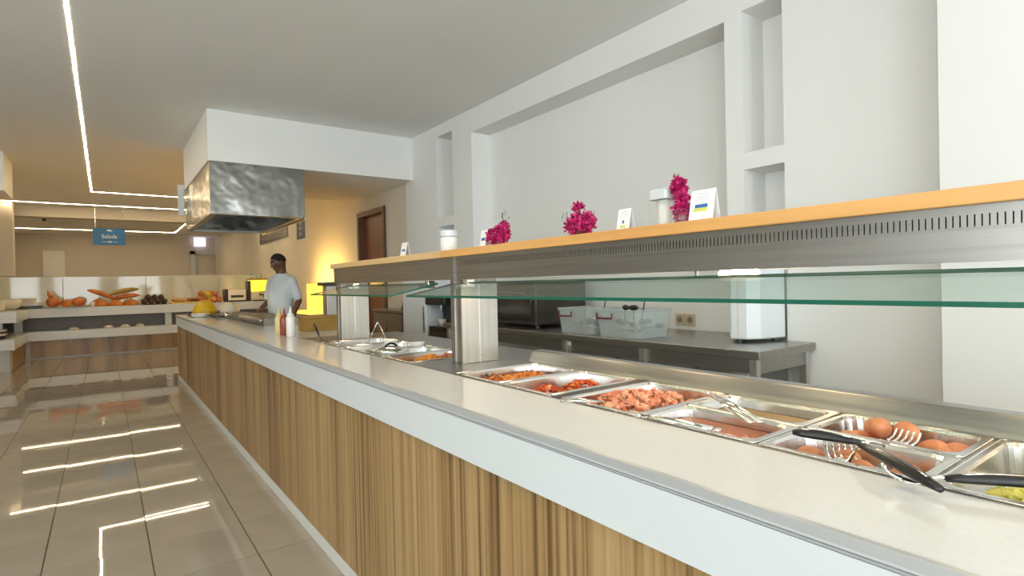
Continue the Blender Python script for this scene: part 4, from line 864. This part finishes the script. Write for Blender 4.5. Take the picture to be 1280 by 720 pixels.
for k in range(12):
    cx_ = (k % 4)*.128+(.064 if k//4 == 2 else 0)
    if k == 11: continue
    fruit('plum', 0.72+cx_, 15.05+(.128 if k//4 == 1 else .064 if k//4 == 2 else 0), FZ+.014+(.092 if k//4 == 2 else 0), .062, grape_m, 'dark plum, %s from left in the %s row of the heap' % (['first', 'second', 'third', 'fourth'][k % 4], ['front', 'back', 'top'][k//4]), 'dark plums on the far buffet')
tag(put('fruit_dish', MB().lathe([(.22, 0), (.285, .02), (.28, .022), (.20, .012), (0, .012)], (0.91, 15.12, FZ), 24), dark_m, smooth=True), 'dark dish under the heap of plums', 'dish')
t = thing('baguette', 'pale cream loaf lying on the yellow board', 'bread', (1.36, 15.08, FZ+.04)); put('loaf', MB().capsule((1.29, 15.08, FZ+.081), (1.49, 15.08, FZ+.081), .045, .045), bread_m, t, smooth=True)
t = thing('baguette', 'browned loaf end lying right on the yellow board', 'bread', (1.58, 15.10, FZ+.04)); put('loaf', MB().capsule((1.60, 15.10, FZ+.084), (1.78, 15.12, FZ+.070), .048, .030), crust_m, t, smooth=True)
tag(put('bread_board', MB().box(1.22, 14.95, FZ, 1.84, 15.3, FZ+.035), mat('yellow_board', (0.66, 0.48, 0.12), 0.4), bevel=.006), 'yellow cutting board under the loaves', 'cutting board')
tag(put('cup', MB().lathe([(.035, 0), (.05, .10), (.046, .10), (.03, .01), (0, .01)], (-0.22, 14.93, FZ), 14), bottle_m, smooth=True), 'small white cup at the front edge of far buffet', 'cup')
for k in range(3): tag(put('dark_platter', MB().lathe([(.12, 0), (.19, .02), (.18, .024), (.10, .01), (0, .01)], (-0.45+.40*k, 15.66, FZ+.0), 20), dark_m, smooth=True), 'dark round platter, %s of three behind the squashes' % ['left', 'middle', 'right'][k], 'platter', 'dark platters')
for k in range(4): fruit('tomato', 1.92+.105*k, 15.02, FZ, .05, red_m, 'red tomato, %s from left beside the loaves' % ['first', 'second', 'third', 'fourth'][k], 'red tomatoes on the far buffet')
for k in range(7):
    c3 = ['red', 'orange', 'yellow'][k % 3]
    fruit('bell_pepper', 1.82+.152*(k % 4)+(.076 if k > 3 else 0), 15.45, FZ+(.135 if k > 3 else 0), .075, [red_m, papaya_m, melon_m][k % 3], '%s pepper, %s from left in the %s row of the heap' % (c3, ['first', 'second', 'third', 'fourth'][k % 4], 'upper' if k > 3 else 'lower'), 'peppers on the far buffet')
# left wing
for k in range(6): tag(put('soup_plate', MB().lathe([(.10, 0), (.12, .01), (.17, .045), (.165, .047), (.10, .015), (0, .015)], (-1.62, 13.5, FZ+k*.022), 24), ceramic_m, smooth=True), 'cream plate, number %s from the bottom of the left stack' % ['one', 'two', 'three', 'four', 'five', 'six'][k], 'plate', 'stack of cream plates')
t = thing('bowl', 'cream mixing bowl on the left wing of far buffet', 'bowl', (-1.55, 14.5, FZ)); put('bowl_body', MB().lathe([(.12, 0), (.2, .05), (.25, .20), (.24, .20), (.18, .06), (0, .03)], (-1.55, 14.5, FZ), 24), ceramic_m, t, smooth=True)
tag(put('long_tray', MB().box(-1.48, 14.85, FZ, -1.06, 15.5, FZ+.05), dark_m, bevel=.01), 'long dark tray at the corner of far buffet', 'tray')
tag(put('napkin_pile', MB().box(-1.40, 15.3, FZ+.05, -1.10, 15.55, FZ+.11), bottle_m, bevel=.01), 'pale napkin pile on the long dark tray', 'napkins')
for k, x in enumerate((-0.55, 0.05, 0.35, 0.62)): tag(put('cloche', MB().lathe([(.10, 0), (.10, .01), (.06, .05), (0, .06)], (x, 15.0, 0.567), 16), ceramic_m, smooth=True), 'cream cover on the lower shelf, %s from left' % ['first', 'second', 'third', 'fourth'][k], 'cover', 'covers on the lower shelf')
t = thing('crockery_stack', 'dark and pale bowls stacked on lower left shelf', 'bowls', (-1.5, 13.1, .567))
for k in range(4): put('bowl', MB().lathe([(.07, 0), (.11, .06), (.105, .06), (.06, .01), (0, .01)], (-1.5, 13.1, .567+k*.035), 16), [dark_m, ceramic_m][k % 2], t, smooth=True)
# toaster and juice dispenser on the right of the far run
t = thing('conveyor_toaster', 'steel box toaster on the far buffet behind the cook', 'toaster', (2.62, 15.2, FZ))
put('casing', MB().box(2.42, 15.0, FZ+.03, 2.82, 15.4, FZ+.30), steelv_m, t, bevel=.01); put('side_panel', MB().box(2.36, 15.0, FZ+.03, 2.42, 15.4, FZ+.31), dark_m, t, bevel=.005); put('base', MB().box(2.38, 15.0, FZ, 2.84, 15.42, FZ+.03), dark_m, t); put('slot', MB().box(2.48, 14.99, FZ+.10, 2.76, 15.0, FZ+.16), dark_m, t)
t = thing('juice_dispenser', 'black juice dispenser with glowing yellow tank and cream body', 'dispenser', (3.1, 14.95, FZ))
put('frame', MB().box(2.86, 14.99, FZ+.0, 2.93, 15.3, FZ+.50), dark_m, t); put('tank', MB().box(2.93, 14.93, FZ+.24, 3.38, 15.3, FZ+.52), glow('lit_yellow_tank', (1.0, 0.72, 0.05), 1.3), t, bevel=.01); put('tank_lid', MB().box(2.89, 14.92, FZ+.52, 3.39, 15.31, FZ+.56), mat('amber_lid', (.45, .28, .02), .4), t)
put('body', MB().box(2.93, 14.99, FZ, 3.12, 15.3, FZ+.24), ceramic_m, t, bevel=.01); put('tap', MB().tube([(3.12, 15.0, FZ+.16), (3.22, 14.96, FZ+.15), (3.22, 14.94, FZ+.08)], .02), dark_m, t, smooth=True); put('drip_tray', MB().box(2.95, 14.88, FZ, 3.38, 14.985, FZ+.03), dark_m, t)
for k, dx in enumerate((0, .10, .20)): tag(put('tumbler', MB().lathe([(.03, 0), (.04, .12), (.037, .12), (.028, .008), (0, .008)], (3.0+dx, 15.15, FZ+.56), 12), clear_m, smooth=True), 'clear tumbler on the juice dispenser, %s of three' % ['left', 'middle', 'right'][k], 'glass', 'tumblers on the dispenser')
# ================================================================== THE COOK
def rotx(a): return Matrix.Rotation(a, 3, 'X')
PX, PY = 1.95, 8.02
P_ = thing('person', 'person in pale short-sleeved shirt standing behind counter looking down', 'person', (PX, PY, 0), R(-62)); P_.scale = (1.035, 1.035, 1.035)
# local frame: front is -y, the person's left is +x
def ell(z, cx, cy, rx, ry, n=20): return [(cx+rx*math.cos(2*math.pi*j/n), cy+ry*math.sin(2*math.pi*j/n), z) for j in range(n)]
body = MB()
body.loops([ell(0.80, 0, 0.0, .15, .11), ell(0.95, 0, 0, .172, .125), ell(1.08, 0, -.01, .165, .125), ell(1.22, 0, -.012, .175, .122), ell(1.34, 0, 0, .185, .118), ell(1.43, 0, .01, .145, .085), ell(1.485, 0, .012, .09, .07), ell(1.52, 0, .008, .062, .062)])
hd = Matrix.Rotation(R(-20), 3, 'Z') @ rotx(R(22))          # head turned towards the counter, chin down
hc = Vector((0, -.035, 1.645))
def H(p): return hc + hd @ Vector(p)
body.capsule((0, .012, 1.46), H((0, .02, -.05)), .060, .056)
body.ball(hc, (.074, .094, .105), 18, 12, rot=hd)                    # skull
body.ball(H((0, -.030, -.052)), (.056, .062, .066), 14, 10, rot=hd)   # jaw
body.ball(H((0, -.062, -.098)), (.028, .024, .020), 10, 7, rot=hd)   # chin
body.ball(H((0, -.098, -.022)), (.017, .024, .020), 10, 7, rot=hd)   # nose tip
body.capsule(H((0, -.088, .018)), H((0, -.104, -.014)), .010, .014)  # nose bridge
body.capsule(H((-.036, -.082, .030)), H((.036, -.082, .030)), .012, .012)  # brow
body.capsule(H((-.019, -.090, -.060)), H((.019, -.090, -.060)), .0085, .0085)  # upper lip
body.capsule(H((-.016, -.088, -.073)), H((.016, -.088, -.073)), .0085, .0085)  # lower lip
for s in (-1, 1):
    body.ball(H((s*.076, .012, -.005)), (.010, .020, .032), 10, 7, rot=hd)
    body.ball(H((s*.045, -.062, -.018)), (.026, .024, .022), 10, 7, rot=hd)
    body.capsule((s*.08, 0, .84), (s*.10, -.01, .48), .088, .060); body.capsule((s*.10, -.01, .48), (s*.10, .02, .09), .058, .040)
    body.capsule((s*.10, .03, .045), (s*.115, -.14, .035), .042, .034)
def hand(wr, dirn, palm_n, s):
    dirn = Vector(dirn).normalized(); n = Vector(palm_n).normalized(); sd = dirn.cross(n).normalized()*s
    M3 = Matrix((sd, n, dirn)).transposed()
    body.ball(Vector(wr)+dirn*.045, (.040, .017, .050), 12, 8, rot=M3)
    for k, (u, L_) in enumerate([(-.029, .062), (-.010, .075), (.010, .070), (.028, .054)]):
        b = Vector(wr)+dirn*.085+sd*u; m_ = b+dirn*L_*.5+n*.006; e = m_+dirn*L_*.38+n*.022
        body.capsule(b-dirn*.02, m_, .0095, .0088, 8); body.capsule(m_, e, .0088, .0075, 8)
    b = Vector(wr)+dirn*.025-sd*.030; m_ = b+dirn*.032-sd*.022+n*.012; body.capsule(b, m_, .013, .011, 8); body.capsule(m_, m_+dirn*.030+n*.012, .011, .009, 8)
# left arm hangs slightly back, right arm reaches forward over the griddle
def arm(sh, el, wr, s, pn):
    body.capsule(sh, el, .046, .040); body.capsule(el, wr, .041, .028); hand(wr, Vector(wr)-Vector(el), pn, s)
arm((.190, .012, 1.395), (.255, .055, 1.135), (.245, -.06, .905), 1, (-1, 0, 0.0))
arm((-.185, .012, 1.390), (-.240, .015, 1.135), (-.12, -.215, 1.05), -1, (0.2, 0, -1))
put('body', body, skin_m, P_, local=True, remesh=.0075)
sh = MB()
sh.loops([ell(0.86, 0, .0, .190, .140), ell(0.95, 0, -.004, .188, .142), ell(1.08, 0, -.014, .182, .146), ell(1.22, 0, -.014, .190, .140), ell(1.34, 0, 0, .190, .128), ell(1.41, 0, .010, .170, .108), ell(1.46, 0, .014, .115, .090), ell(1.495, 0, .014, .078, .074)])
sh.capsule((.168, .012, 1.392), (.243, .042, 1.185), .072, .060); sh.capsule((-.168, .012, 1.392), (-.238, -.002, 1.185), .072, .060)
sh.capsule((.06, .012, 1.445), (.165, .012, 1.40), .060, .064); sh.capsule((-.06, .012, 1.445), (-.165, .012, 1.40), .060, .064)
put('shirt', sh, shirt_m, P_, local=True, remesh=.009, label='pale grey-white short-sleeved shirt')
tr_ = MB().loops([ell(.80, 0, 0, .175, .130), ell(.92, 0, 0, .183, .137)])
for s in (-1, 1): tr_.capsule((s*.085, 0, .82), (s*.10, -.01, .48), .103, .080); tr_.capsule((s*.10, -.01, .48), (s*.10, .02, .12), .080, .064)
put('trousers', tr_, trouser_m, P_, local=True, remesh=.011, label='dark trousers')
hr = MB(); ls = []
for i in range(8):          # cap of short hair, receding at the forehead
    l = []
    for j in range(20):
        a = 2*math.pi*j/20; front = max(0, -math.sin(a)); ph = (i/7)*(R(100)-R(52)*front**0.8)
        l.append(H((.0785*math.sin(ph)*math.cos(a), .004+.0985*math.sin(ph)*math.sin(a), .004+.1075*math.cos(ph))))
    ls.append(l)
hr.loops(ls, cap1=False); put('hair', hr, hair_m, P_, local=True, smooth=True, solid=-.004, label='short dark receding hair')
for s in (-1, 1):
    e = put('eye', MB().ball(H((s*.031, -.080, .006)), .0085), eye_m, P_, local=True, smooth=True); put('iris', MB().ball(H((s*.031, -.0872, .003)), (.0055, .003, .0055)), dark_m, e, local=True, smooth=True)
    put('eyebrow', MB().capsule(H((s*.018, -.094, .034)), H((s*.046, -.082, .034)), .005, .004, 8), hair_m, P_, local=True, smooth=True)
